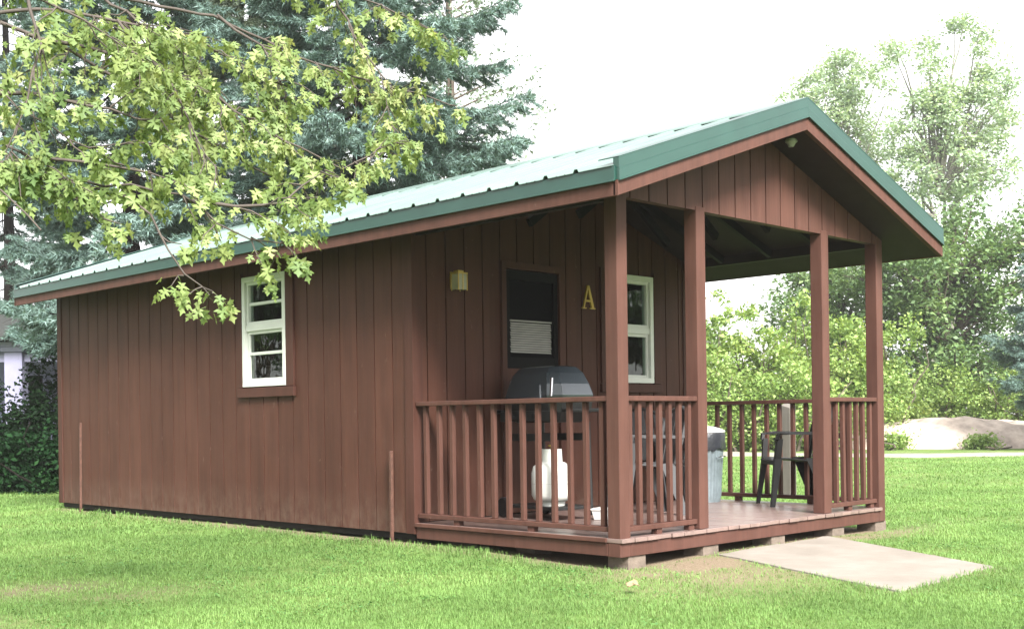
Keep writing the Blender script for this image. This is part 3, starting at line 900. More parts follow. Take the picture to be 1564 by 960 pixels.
def can():
    g = tag(empty('trash_can', (3.29, 1.72, DK)), 'galvanised trash can with a black bag folded over its rim', 'trash can')
    mb = MB(); n = 72; rings = []
    for z, r, c_ in ((0, .172, 0), (.03, .175, 0), (.05, .178, .004), (.50, .205, .004), (.53, .208, 0), (.62, .212, 0)):
        rings.append([((r + c_*math.cos(k*math.pi/2*2))*math.cos(2*math.pi*k/n), (r + c_*math.cos(k*math.pi/2*2))*math.sin(2*math.pi*k/n), z) for k in range(n)])
    mb.loft(rings)
    mb.build('body', M['galv'], g, smooth=25)
    mb = MB(); n = 48; rings = []
    rnd = random.Random(3)
    fr = [rnd.uniform(-1, 1) for _ in range(n)]
    for z, r, a in ((.50, .222, .006), (.53, .228, .007), (.58, .222, .004), (.64, .226, .003), (.665, .218, .002), (.66, .20, .002)):
        rings.append([((r + a*fr[k])*math.cos(2*math.pi*k/n), (r + a*fr[k])*math.sin(2*math.pi*k/n), z + (fr[(k*5) % n]*.014 if z < .52 else 0)) for k in range(n)])
    mb.loft(rings, cap=False); mb.build('bag', M['bag'], g, smooth=True)
    mb = MB(); mb.lathe([(.225, .668), (.228, .685), (.20, .70), (.12, .725), (.03, .735), (.001, .735)], 32); mb.lathe([(.06, .731), (.06, .75), (.02, .755)], 16)
    mb.build('lid', M['whitebox'], g, smooth=30)
    for s in (-1, 1):
        mb = MB(); mb.tube([(s*.04, -.212, .43), (s*.045, -.245, .44), (0, -.25, .445)], .006, 6); 
        mb.build('handle', M['chrome'], g)
can()

# ------------------------------------------------------------------ small outdoor things
def stake(x, y, h, lean, label):
    mb = MB(); mb.loft([[(-.012,-.012,-.1),(.012,-.012,-.1),(.012,.012,-.1),(-.012,.012,-.1)], [(-.013+lean,-.013,h),(.013+lean,-.013,h+.006),(.012+lean,.013,h+.01),(-.012+lean,.012,h)]])
    o = mb.build('stake', M['rust'], bevel=.003); o.location = (x, y, 0)
    tag(o, label, 'stake', 'stakes beside the cabin wall')
stake(-.06, 2.355, .77, 0, 'rusty brown stake standing by the cabin corner next to the porch railing')
stake(-.06, 7.93, 1.04, .01, 'thin brown stake at the far back end of the cabin side wall')

p = gnd(1203, 15.55)
mb = MB(); mb.loft([[(-.07,-.07,-.1),(.07,-.07,-.1),(.07,.07,-.1),(-.07,.07,-.1)], [(-.065,-.07,1.12),(.075,-.07,1.15),(.075,.07,1.19),(-.06,.07,1.16)]])
o = mb.build('timber_post', M['postgrey'], bevel=.008); o.location = p
tag(o, 'weathered grey timber post standing in the lawn beyond the porch', 'post')

# dry leaf on the grass
mb = MB(); ring = []
for k in range(14):
    a = 2*math.pi*k/14; r = .036*(1 + .35*math.cos(3*a) + .15*math.sin(5*a)); ring.append((r*1.3*math.cos(a), r*math.sin(a), .012*math.sin(2*a)))
mb.loft([ring, [(x, y, z+.004) for x, y, z in ring]])
o = mb.build('fallen_leaf', M['dryleaf']); o.location = (-.77, -.746, .045); o.rotation_euler = (R(12), R(-8), .4)
tag(o, 'large dry tan leaf lying on the grass in front of the porch corner', 'leaf')

# sand mound by the road
def mound():
    n, mrad = 60, 1
    c = gnd(1500, 37.0)
    xs = np.linspace(-1, 1, n); Xm, Ym = np.meshgrid(xs, xs)
    ax, ay = 5.2, 2.4
    rr = np.hypot(Xm, Ym)
    h = np.clip(1 - rr**3.2, 0, 1)**.9 * (.82 + .22*(vnoise(Xm*ax, Ym*ay, 1.6, 21)-.5) + .12*(vnoise(Xm*ax, Ym*ay, .4, 22)-.5)) * (1.05 - .16*Xm) - .06
    th = -YAW
    px_, py_ = Xm*ax, Ym*ay
    wx = px_*math.cos(th) - py_*math.sin(th); wy = px_*math.sin(th) + py_*math.cos(th)
    v = np.stack([wx, wy, h], -1).reshape(-1, 3)
    i = np.arange(n*n).reshape(n, n); q = np.stack([i[:-1,:-1], i[:-1,1:], i[1:,1:], i[1:,:-1]], -1).reshape(-1, 4)
    o = np_mesh('sand_mound', v, q, np.full(len(q), 4), simple('pale_sand', (.37, .31, .265), .95, 0, .1, .34, 2.2, 1, 9), smooth=True)
    o.location = c
    tag(o, 'low mound of pale sandy soil beside the gravel road', 'mound')
mound()

# ------------------------------------------------------------------ foliage builders
def orient_quads(c, nrm, size, aspect=.62, spin=None):
    """pointed leaf blades (4 verts) at centres c with normals nrm"""
    n = len(c)
    nrm = nrm / (np.linalg.norm(nrm, axis=1, keepdims=True) + 1e-9)
    ref = rng.normal(size=(n, 3))
    a = np.cross(nrm, ref); a /= np.linalg.norm(a, axis=1, keepdims=True) + 1e-9
    b = np.cross(nrm, a)
    s = size[:, None]
    fold = nrm * s * .12
    v = np.stack([c - a*s*.5, c + b*s*aspect*.5 + fold, c + a*s*.55, c - b*s*aspect*.5 + fold], 1).reshape(-1, 3)
    f = np.arange(4*n)
    return v, f, np.full(n, 4)

def crown_mesh(name, pts, per, spread, size, mat, parent, up=.6, jitter=.35):
    """leaf clusters round the given twig ends"""
    pts = np.asarray(pts); n = len(pts)*per
    c = np.repeat(pts, per, 0) + rng.normal(size=(n, 3))*spread*np.array([1, 1, .7])
    nr = rng.normal(size=(n, 3)); nr[:, 2] = np.abs(nr[:, 2]) + up
    sz = size*(1 + jitter*rng.normal(size=n)).clip(.45, 1.9)
    v, f, s = orient_quads(c, nr, sz)
    return np_mesh(name, v, f, s, mat, parent)

def limbs(mb, base, tips, r0, rnd, wob=.12):
    for t in tips:
        a, b = Vector(base), Vector(t)
        k = 5; path = []
        for i in range(k+1):
            u = i/k
            p = a.lerp(b, u); p += Vector((rnd.uniform(-1,1), rnd.uniform(-1,1), rnd.uniform(-.4,.6)))*(wob*(b-a).length*.25*math.sin(math.pi*u))
            p.z += (b-a).length*.06*math.sin(math.pi*u)
            path.append(p)
        mb.tube(path, [r0*(1-.85*i/k) for i in range(k+1)], 6)

def broadleaf(name, base, H, lobes, label, cat, leaf, bark, per=26, nclump=60, spread=.30, size=.16, trunk_r=.14, group=None, z0=None, up=.6, stems=1):
    """lobes: list of (dx, dy, z, rx, rz) crown masses relative to base; twig ends scattered in their outer shell"""
    rnd = random.Random(sum(map(ord, name)) + int(H*37) + int(base[0]*11))
    root = tag(empty(name, base), label, cat, group)
    mb = MB(); pts = []
    ztop = z0 if z0 is not None else H*.35
    for st in range(stems):
        off = Vector((rnd.uniform(-.3,.3), rnd.uniform(-.3,.3), 0)) if stems > 1 else Vector((0,0,0))
        tr = [off*(1 + .6*i) + Vector((rnd.uniform(-.05,.05)*i, rnd.uniform(-.05,.05)*i, -.1 + (H*.8)*i/5)) for i in range(6)]
        mb.tube(tr, [trunk_r*(1-.16*i) for i in range(6)], 8)
    tot = sum(l[3]**2*l[4] for l in lobes)
    for dx, dy, z, rx, rz in lobes:
        m = max(4, int(nclump*rx*rx*rz/tot)) if len(lobes) > 1 else nclump
        tips = []
        for _ in range(m):
            d = Vector((rnd.gauss(0,1), rnd.gauss(0,1), rnd.gauss(0,1))).normalized()
            q = rnd.uniform(.45, 1.0)**.6
            pnt = Vector((dx + d.x*rx*q, dy + d.y*rx*q, z + d.z*rz*q))
            tips.append(pnt); pts.append(pnt)
        start = Vector((dx*.15, dy*.15, min(H*.75, max(.15*H, z - rz*.9))))
        limbs(mb, start, tips[::3], trunk_r*.42, rnd)
    mb.build('trunk', bark, root, smooth=60)
    crown_mesh('crown', pts, per, spread, size, leaf, root, up)
    return root

LM = {
 'maple': leafmat('maple_leaf', [(.05, (.078, .135, .042)), (.35, (.155, .225, .074)), (.7, (.25, .315, .115)), (.95, (.35, .37, .175)), (1.0, (.28, .18, .08))], .48, .55, .35, .8),
 'shrub': leafmat('light_shrub_leaf', [(0, (.08, .145, .035)), (.45, (.185, .28, .072)), (.8, (.31, .40, .12)), (1, (.42, .46, .17))], .38),
 'mid': leafmat('mid_green_leaf', [(0, (.045, .090, .036)), (.5, (.105, .180, .070)), (1, (.20, .28, .11))], .32),
 'weed': leafmat('weed_leaf', [(0, (.09, .17, .04)), (.5, (.20, .30, .08)), (1, (.35, .42, .16))], .35),
 'poplar': leafmat('veiled_poplar_leaf', [(0, (.16, .24, .16)), (.5, (.28, .38, .25)), (1, (.40, .48, .33))], .35),  # paled: the bright veil over the far trees is painted into the leaves
 'dark': leafmat('shaded_shrub_leaf', [(0, (.003, .009, .004)), (.5, (.006, .017, .006)), (.88, (.012, .03, .010)), (1, (.14, .19, .06))], .15, .7, .06),  # dark leaves lowered further, with shade from the tall trees in the colour
 'fern': leafmat('shaded_undergrowth_leaf', [(0, (.004, .013, .005)), (.6, (.009, .030, .010)), (1, (.02, .055, .016))], .2, .7, .06),  # green darkened to hold the tree shade that falls on the undergrowth
 'spruce': leafmat('blue_spruce_needle', [(0, (.048, .086, .075)), (.5, (.115, .185, .165)), (1, (.23, .32, .295))], .22, .6, .3, .5),
 'spruce_green': leafmat('olive_spruce_needle', [(0, (.045, .070, .050)), (.5, (.115, .155, .11)), (1, (.21, .245, .17))], .22, .6, .3, .5),
 'wispy': leafmat('grey_green_leaf', [(0, (.08, .12, .09)), (.5, (.15, .20, .15)), (1, (.24, .29, .22))], .25),
}

# ---- spruces
def spruce(base, H, Rr, z0, nb, label, mat, seed, group='spruces', dead=.12, nl=.10, trunk_r=.2):
    rnd = random.Random(seed)
    root = tag(empty('spruce_tree', base), label, 'tree', group)
    mb = MB()
    mb.tube([(rnd.uniform(-.06,.06)*i/4, rnd.uniform(-.06,.06)*i/4, -.2 + H*i/7) for i in range(8)], [trunk_r*(1-i/7.2) for i in range(8)], 10)
    P0, P1 = [], []       # twig segments for needles
    az = 0
    for i in range(nb):
        u = (i + rnd.random())/nb
        z = z0 + (H - z0)*u**1.15
        ln = Rr*max(.06, (1 - (z/H)**1.25))*rnd.uniform(.68, 1.12) + .12
        az += 2.39996 + rnd.uniform(-.5, .5)
        out = Vector((math.cos(az), math.sin(az), 0)); side = Vector((-math.sin(az), math.cos(az), 0))
        droop = rnd.uniform(.20, .48)*(1 - .75*z/H); lift = rnd.uniform(.12, .3)
        def bough(t): return Vector((0, 0, z)) + out*ln*t + Vector((0, 0, ln*(-droop*math.sin(min(1, t*1.15)*math.pi*.5) + lift*t*t))) + side*(.05*ln*math.sin(t*3+i))
        k = 6
        mb.tube([bough(j/k) for j in range(k+1)], [max(.006, .028*ln/Rr*(1-.9*j/k)+.004) for j in range(k+1)], 5)
        isdead = z < z0 + .18*(H-z0) and rnd.random() < dead*3
        nt_ = int(12 + ln*12)
        for j in range(nt_):
            t = .22 + .78*(j+.5)/nt_
            s = 1 if j % 2 else -1
            b = bough(t)
            tl = (.40*ln*(1.08 - t) + .14)*rnd.uniform(.7, 1.2)
            d = (out*rnd.uniform(.55, .9) + side*s*rnd.uniform(.5, .9) + Vector((0, 0, rnd.uniform(-.45, .12)))).normalized()
            e = b + d*tl + Vector((0, 0, -.1*tl))
            if isdead and rnd.random() < .8:
                mb.tube([b, b.lerp(e, .5) + Vector((0,0,.02)), e], [.006, .004, .002], 3); continue
            P0.append(b); P1.append(e)
            for q in range(int(tl/.055)):
                f = rnd.uniform(.2, .95); bb = b.lerp(e, f)
                dd = (d + side*rnd.uniform(-.8,.8) + out*rnd.uniform(-.1,.6) + Vector((0,0,rnd.uniform(-.5,.25)))).normalized()
                P0.append(bb); P1.append(bb + dd*rnd.uniform(.08, .2))
        if not isdead: P0.append(bough(.75)); P1.append(bough(1.03))
    mb.build('trunk', M['darkbark'], root, smooth=60)
    P0, P1 = np.array(P0), np.array(P1)
    ln = np.linalg.norm(P1-P0, axis=1)
    cnt = np.maximum(3, (ln/.0125).astype(int))
    ii = np.repeat(np.arange(len(P0)), cnt); n = len(ii)
    f = rng.random(n)
    d = (P1-P0)[ii] / ln[ii][:, None]
    b = P0[ii] + (P1-P0)[ii]*f[:, None]
    r = rng.normal(size=(n, 3)); r -= d*(r*d).sum(1, keepdims=True); r /= np.linalg.norm(r, axis=1, keepdims=True)
    dirn = d*.75 + r*.75; dirn /= np.linalg.norm(dirn, axis=1, keepdims=True)
    w = np.cross(dirn, rng.normal(size=(n, 3))); w /= np.linalg.norm(w, axis=1, keepdims=True)
    L_ = nl*rng.uniform(.7, 1.25, n)[:, None]
    v = np.stack([b - w*.011, b + w*.011, b + dirn*L_], 1).reshape(-1, 3)
    np_mesh('crown', v, np.arange(3*n), np.full(n, 3), mat, root)
    return root

spruce(gnd(555, 21.0), 17.5, 3.7, 2.0, 165, 'tall pale blue spruce rising behind the middle of the cabin roof', LM['spruce'], 4)
spruce(gnd(205, 20.5), 15.5, 2.9, 3.0, 125, 'blue spruce with bare dark lower trunk behind the maple branches', LM['spruce'], 9)
spruce(gnd(15, 34.0), 21.0, 4.2, 3.4, 130, 'tall dark spruce at the far left edge behind the white porch', LM['spruce'], 15)
spruce(gnd(395, 25.0), 18.0, 3.4, 3.0, 140, 'olive green spruce standing between the two blue spruces', LM['spruce_green'], 23)
spruce(gnd(1622, 33.0), 7.2, 2.3, 1.7, 75, 'small pale blue spruce at the right edge beside the dense green tree', LM['spruce'], 31, nl=.11, trunk_r=.12)

def wispy(base, H, label, seed):
    """tall thin tree: upswept limbs with loose small leaf tufts"""
    rnd = random.Random(seed)
    root = tag(empty('aspen_tree', base), label, 'tree')
    mb = MB(); pts = []
    mb.tube([(0, 0, -.2), (.1, 0, H*.4), (.15, .1, H*.8), (.1, .1, H)], [.2, .14, .06, .02], 8)
    for i in range(75):
        z = H*(.22 + .75*rnd.random()); az = rnd.uniform(0, 2*math.pi)
        ln = rnd.uniform(1.5, 4.2)*(1.05 - .6*z/H)
        d = Vector((math.cos(az), math.sin(az), rnd.uniform(.35, .8))).normalized()
        path = [Vector((.12, .05, z)) + d*ln*t + Vector((0, 0, -.12*ln*t*t)) for t in (0, .33, .66, 1)]
        mb.tube(path, [.03, .02, .012, .004], 4)
        for _ in range(int(4 + ln*4)):
            t = rnd.uniform(.3, 1.05)
            pts.append(path[0].lerp(path[-1], t) + Vector((rnd.gauss(0,.3), rnd.gauss(0,.3), rnd.gauss(0,.25))))
    mb.build('trunk', M['bark'], root, smooth=60)
    crown_mesh('crown', pts, 11, .15, .10, LM['wispy'], root, .2)
wispy(gnd(690, 29.0), 15.5, 'thin wispy grey-green tree behind the tall blue spruce', 2)

# ---- right hand background
def cam_lobes(t, items, px0, thick=1.0):
    """lobes given by where they stand across the view at distance t: (px, py, rx, rz)"""
    b = gnd(px0, t); out = []
    for px, py, rx, rz in items:
        q = at(px, py, t); out.append((q.x-b.x, q.y-b.y, q.z, rx, rz))
    return b, out
fx, fy = math.sin(YAW), math.cos(YAW)
def deep(lobes, dd=.8):
    """give each crown mass company in front of and behind it so that crowns have depth"""
    o = []
    for i, (x, y, z, rx, rz) in enumerate(lobes):
        o.append((x, y, z, rx, rz)); s = 1 if i % 2 else -1
        o.append((x + fx*s*rx*dd, y + fy*s*rx*dd, z*.94, rx*.85, rz*.85))
    return o

b, l = cam_lobes(42, [(1390, 430, 1.9, 1.7), (1455, 370, 1.9, 1.6), (1510, 350, 1.7, 1.3), (1440, 480, 2.2, 1.6), (1530, 430, 1.9, 1.8), (1340, 430, 1.6, 1.5), (1480, 560, 2.2, 1.2), (1400, 560, 1.8, 1.1)], 1450)
broadleaf('dense_tree', b, 7.5, deep(l), 'dense mid-green round-crowned tree right of the roof overhang', 'tree', LM['mid'], M['bark'], per=100, nclump=350, spread=.32, size=.145, trunk_r=.22)
b, l = cam_lobes(46, [(1300, 400, 1.5, 1.3), (1250, 430, 1.4, 1.2), (1230, 480, 1.6, 1.2), (1310, 480, 1.7, 1.4)], 1280)
broadleaf('dense_tree', b, 6.5, deep(l), 'darker bushy tree seen between the two right porch posts', 'tree', LM['mid'], M['bark'], per=95, nclump=160, spread=.32, size=.145, trunk_r=.18)
b, l = cam_lobes(62, [(1420, 110, .9, 2.2), (1400, 200, 1.7, 2.0), (1435, 180, 1.5, 2.0), (1505, 100, 1.1, 1.9), (1510, 160, 1.6, 2.0), (1450, 260, 1.8, 1.7), (1385, 290, 1.3, 1.6), (1500, 235, 1.4, 1.5), (1530, 260, .9, .9), (1475, 300, .8, 1.2), (1350, 80, .8, .8), (1380, 340, 1.2, 1.5), (1465, 45, .4, .5)], 1440)
broadleaf('poplar_tree', b, 17.5, l, 'tall pale poplar with upright gappy crown against the sky', 'tree', LM['poplar'], M['hazedbark'], per=150, nclump=165, spread=.36, size=.17, trunk_r=.25, z0=4, group='poplars behind the hedge', stems=3)
b, l = cam_lobes(66, [(1215, 160, 1.2, 1.5), (1265, 150, 1.6, 1.7), (1300, 120, 1.4, 1.9), (1290, 200, 1.8, 1.8), (1320, 250, 1.3, 1.6), (1345, 115, .9, 1.2), (1240, 210, 1.4, 1.4), (1335, 310, 1.1, 1.6), (1300, 270, 1.3, 1.6)], 1285)
broadleaf('poplar_tree', b, 15.5, l, 'pale poplar rising directly behind the roof peak', 'tree', LM['poplar'], M['hazedbark'], per=150, nclump=130, spread=.36, size=.17, trunk_r=.22, z0=4, group='poplars behind the hedge', stems=2)

shr = [ # px, t, top_py, half width m, label, material
 (1035, 37.0, 452, 1.5, 'light green leafy shrub just right of the porch window wall', 'shrub'),
 (1105, 38.5, 448, 1.5, 'tall yellow-green shrub behind the trash can', 'shrub'),
 (1165, 37.0, 462, 1.4, 'tall loose shrub left of the third porch post', 'shrub'),
 (1225, 38.5, 440, 1.3, 'upright bright green shrub beside the third porch post', 'shrub'),
 (1290, 37.0, 470, 1.5, 'yellowish round shrub between the two right porch posts', 'shrub'),
 (1350, 38.5, 480, 1.4, 'bright shrub just outside the right corner post', 'shrub'),
 (1080, 35.0, 540, 1.2, 'low dense shrub behind the railing near the trash can', 'weed'),
 (1140, 35.2, 545, 1.3, 'low bright shrub behind the middle of the far railing', 'weed'),
 (1205, 35.0, 550, 1.2, 'low leafy shrub behind the weathered timber post', 'weed'),
 (1290, 36.0, 540, 1.5, 'feathery pale weed clump between the right posts', 'weed'),
 (1345, 37.0, 555, 1.2, 'feathery pale weed clump right of the corner post', 'weed'),
 (1400, 39.5, 545, 1.4, 'tall weed clump behind the left end of the sand mound', 'weed'),
 (1455, 39.7, 560, 1.4, 'tall weed clump behind the middle of the sand mound', 'weed'),
 (1510, 39.5, 565, 1.4, 'tall weed clump behind the right end of the sand mound', 'weed'),
 (1570, 38.5, 560, 1.5, 'tall weed clump at the right edge below the small spruce', 'weed'),
 (1366, 34.6, 664, .35, 'small weed tuft at the left foot of the sand mound', 'weed'),
 (1500, 34.5, 672, .38, 'small weed tuft right of centre in front of the sand mound', 'weed'),
 (985, 38.0, 470, 1.6, 'light green shrub hidden behind the porch wall', 'shrub'),
 (930, 38.0, 480, 1.6, 'light green shrub hidden behind the cabin', 'shrub'),
 (1640, 39.0, 520, 1.7, 'light green shrub beyond the right edge', 'shrub'),
]
for px, t, tp, hw, lab, mk in shr:
    b = gnd(px, t); top = at(px, tp, t).z
    lob = []
    rr = random.Random(px)
    for k in range(6):
        z = top*(.18 + .64*k/5); w = hw*(1.0 - .35*k/5)
        lob.append((rr.uniform(-.5,.5)*hw*.8, rr.uniform(-.5,.5)*hw*.8, z, w*.8, top*.20))
    weed = mk == 'weed'
    broadleaf('weed_clump' if weed else 'shrub', b, top, lob, lab, 'weeds' if weed else 'shrub', LM[mk], M['bark'],
              per=(75 if weed else 70) if hw > .7 else 40, nclump=(80 if weed else 95) if hw > .7 else 30, spread=.18, size=.095 if weed else .125, trunk_r=.05,
              group='shrubs and weeds along the far lawn edge', up=.3, stems=4)

# trees standing out in the open, mirrored in the cabin windows
broadleaf('shade_tree', (21, -12.5, 0), 8.5, deep([(0, 0, 5.5, 3.2, 2.6), (1.5, -1.5, 4.5, 2.4, 2.0), (-1.4, 1.6, 4.4, 2.4, 2.0), (.5, .5, 7.4, 1.8, 1.4)]), 'spreading shade tree out on the lawn facing the porch', 'tree', LM['mid'], M['bark'], per=45, nclump=150, spread=.35, size=.24, trunk_r=.2)
broadleaf('shade_tree', (-11.5, 22, 0), 9, deep([(0, 0, 5.8, 3.4, 2.6), (1.8, -1.2, 4.6, 2.4, 2.0), (-1.4, 1.8, 4.6, 2.4, 2.0)]), 'spreading shade tree out on the lawn facing the long side wall', 'tree', LM['mid'], M['bark'], per=45, nclump=150, spread=.35, size=.24, trunk_r=.2)

# far woods closing the horizon behind the lawn
def woods():
    c = []
    for k in range(150):
        a = YAW + R(-62 + 124*k/149 + rng.uniform(-.4, .4)); r = 86 + rng.uniform(-3, 4)
        x, y = CAM[0] + math.sin(a)*r, CAM[1] + math.cos(a)*r
        h = 4.6 + 2.2*vnoise(np.array([x]), np.array([y]), 14, 71)[0] + rng.uniform(-.6, .9)
        m = 420; d = rng.normal(size=(m, 3)); d /= np.linalg.norm(d, axis=1, keepdims=True); d *= rng.uniform(.5, 1, (m, 1))
        q = np.array([x, y, h*.52]) + d*np.array([2.0, 2.0, h*.5]); c.append(q)
    c = np.concatenate(c); nr = rng.normal(size=c.shape); nr[:, 2] = np.abs(nr[:, 2]) + .4
    v, f, s = orient_quads(c, nr, rng.uniform(.25, .55, len(c)))
    o = np_mesh('distant_woods', v, f, s, LM['mid'])
    tag(o, 'low distant line of woods closing the horizon beyond the gravel road', 'woods', kind='stuff')
woods()

# ---- left background: dark bushes, undergrowth, white porch
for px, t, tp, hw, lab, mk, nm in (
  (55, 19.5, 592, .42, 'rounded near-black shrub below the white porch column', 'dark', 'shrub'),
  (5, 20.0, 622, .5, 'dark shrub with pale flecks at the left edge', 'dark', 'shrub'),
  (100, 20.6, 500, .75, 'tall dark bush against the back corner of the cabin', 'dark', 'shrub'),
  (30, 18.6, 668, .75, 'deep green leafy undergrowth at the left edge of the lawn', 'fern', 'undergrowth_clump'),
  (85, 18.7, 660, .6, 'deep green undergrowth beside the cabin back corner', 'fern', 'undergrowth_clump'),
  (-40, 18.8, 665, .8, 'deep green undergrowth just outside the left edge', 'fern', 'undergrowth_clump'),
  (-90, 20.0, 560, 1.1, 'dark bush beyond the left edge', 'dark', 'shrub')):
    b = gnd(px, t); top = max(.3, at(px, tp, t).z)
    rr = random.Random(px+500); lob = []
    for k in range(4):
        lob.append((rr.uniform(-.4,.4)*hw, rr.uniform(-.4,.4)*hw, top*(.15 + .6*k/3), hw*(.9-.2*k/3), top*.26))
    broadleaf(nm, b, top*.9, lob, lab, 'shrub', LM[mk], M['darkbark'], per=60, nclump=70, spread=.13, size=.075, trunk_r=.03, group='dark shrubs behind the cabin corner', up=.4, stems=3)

def pavilion():
    t = 26.0
    o = gnd(26, t)
    g = tag(empty('porch_building', o, -YAW), 'pale lavender white house porch with square columns seen behind dark shrubs', 'house')
    # local x = across view, y = away
    H = 1.018 + 26*(640-527)/1838
    for x in (0, -1.6, 1.75, -3.2):
        mb = MB(); mb.box((x-.19, -.19, -.1), (x+.19, .19, H-.01)); c = mb.build('column', M['whitepaint'], g, bevel=.01)
        mb = MB(); mb.box((x-.25, -.25, H-.004), (x+.25, .25, H+.10)); mb.box((x-.29, -.29, H+.104), (x+.29, .29, H+.2)); mb.build('capital', M['whitepaint'], c, bevel=.01)
        mb = MB(); mb.box((x-.24, -.24, -.1), (x+.24, .24, .25)); mb.build('plinth', M['whitepaint'], c, bevel=.01)
    mb = MB()
    for a, b_ in ((-3.0, -1.8), (-1.4, -.2), (.2, 1.55)): mb.box((a, -.08, H-.22), (b_, .08, H-.06))
    mb.build('beam', M['whitepaint'], g)
    mb = MB(); mb.box((-3.3, 2.4, -.1), (2.0, 2.6, 2.95)); mb.build('wall', M['whitepaint'], g)
    for x in (-2.3, -.7, .95):
        mb = MB(); mb.box((x-.35, 2.36, .8), (x+.35, 2.39, 2.2)); w_ = mb.build('window', M['darkdoor'], g)
        mb = MB()
        mb.box((x-.42, 2.33, .72), (x-.352, 2.397, 2.28)); mb.box((x+.352, 2.33, .72), (x+.42, 2.397, 2.28)); mb.box((x-.352, 2.33, 2.202), (x+.352, 2.397, 2.28)); mb.box((x-.352, 2.33, .72), (x+.352, 2.397, .798)); mb.build('frame', M['whitepaint'], w_)
    mb = MB(); mb.loft([[(-3.8, -.6, H+.22), (2.4, -.6, H+.22), (2.4, 3.4, H+.22), (-3.8, 3.4, H+.22)], [(-3.8, -.6, H+.3), (2.4, -.6, H+.3), (2.4, 3.4, H+.3), (-3.8, 3.4, H+.3)], [(-2.6, 1.2, H+.95), (1.2, 1.2, H+.95), (1.2, 1.6, H+.95), (-2.6, 1.6, H+.95)]])
    mb.build('roof', M['greyroof'], g)
    mb = MB(); mb.box((-3.5, -.4, -.1), (2.1, 2.38, .18)); mb.build('floor', M['whitepaint'], g)
pavilion()

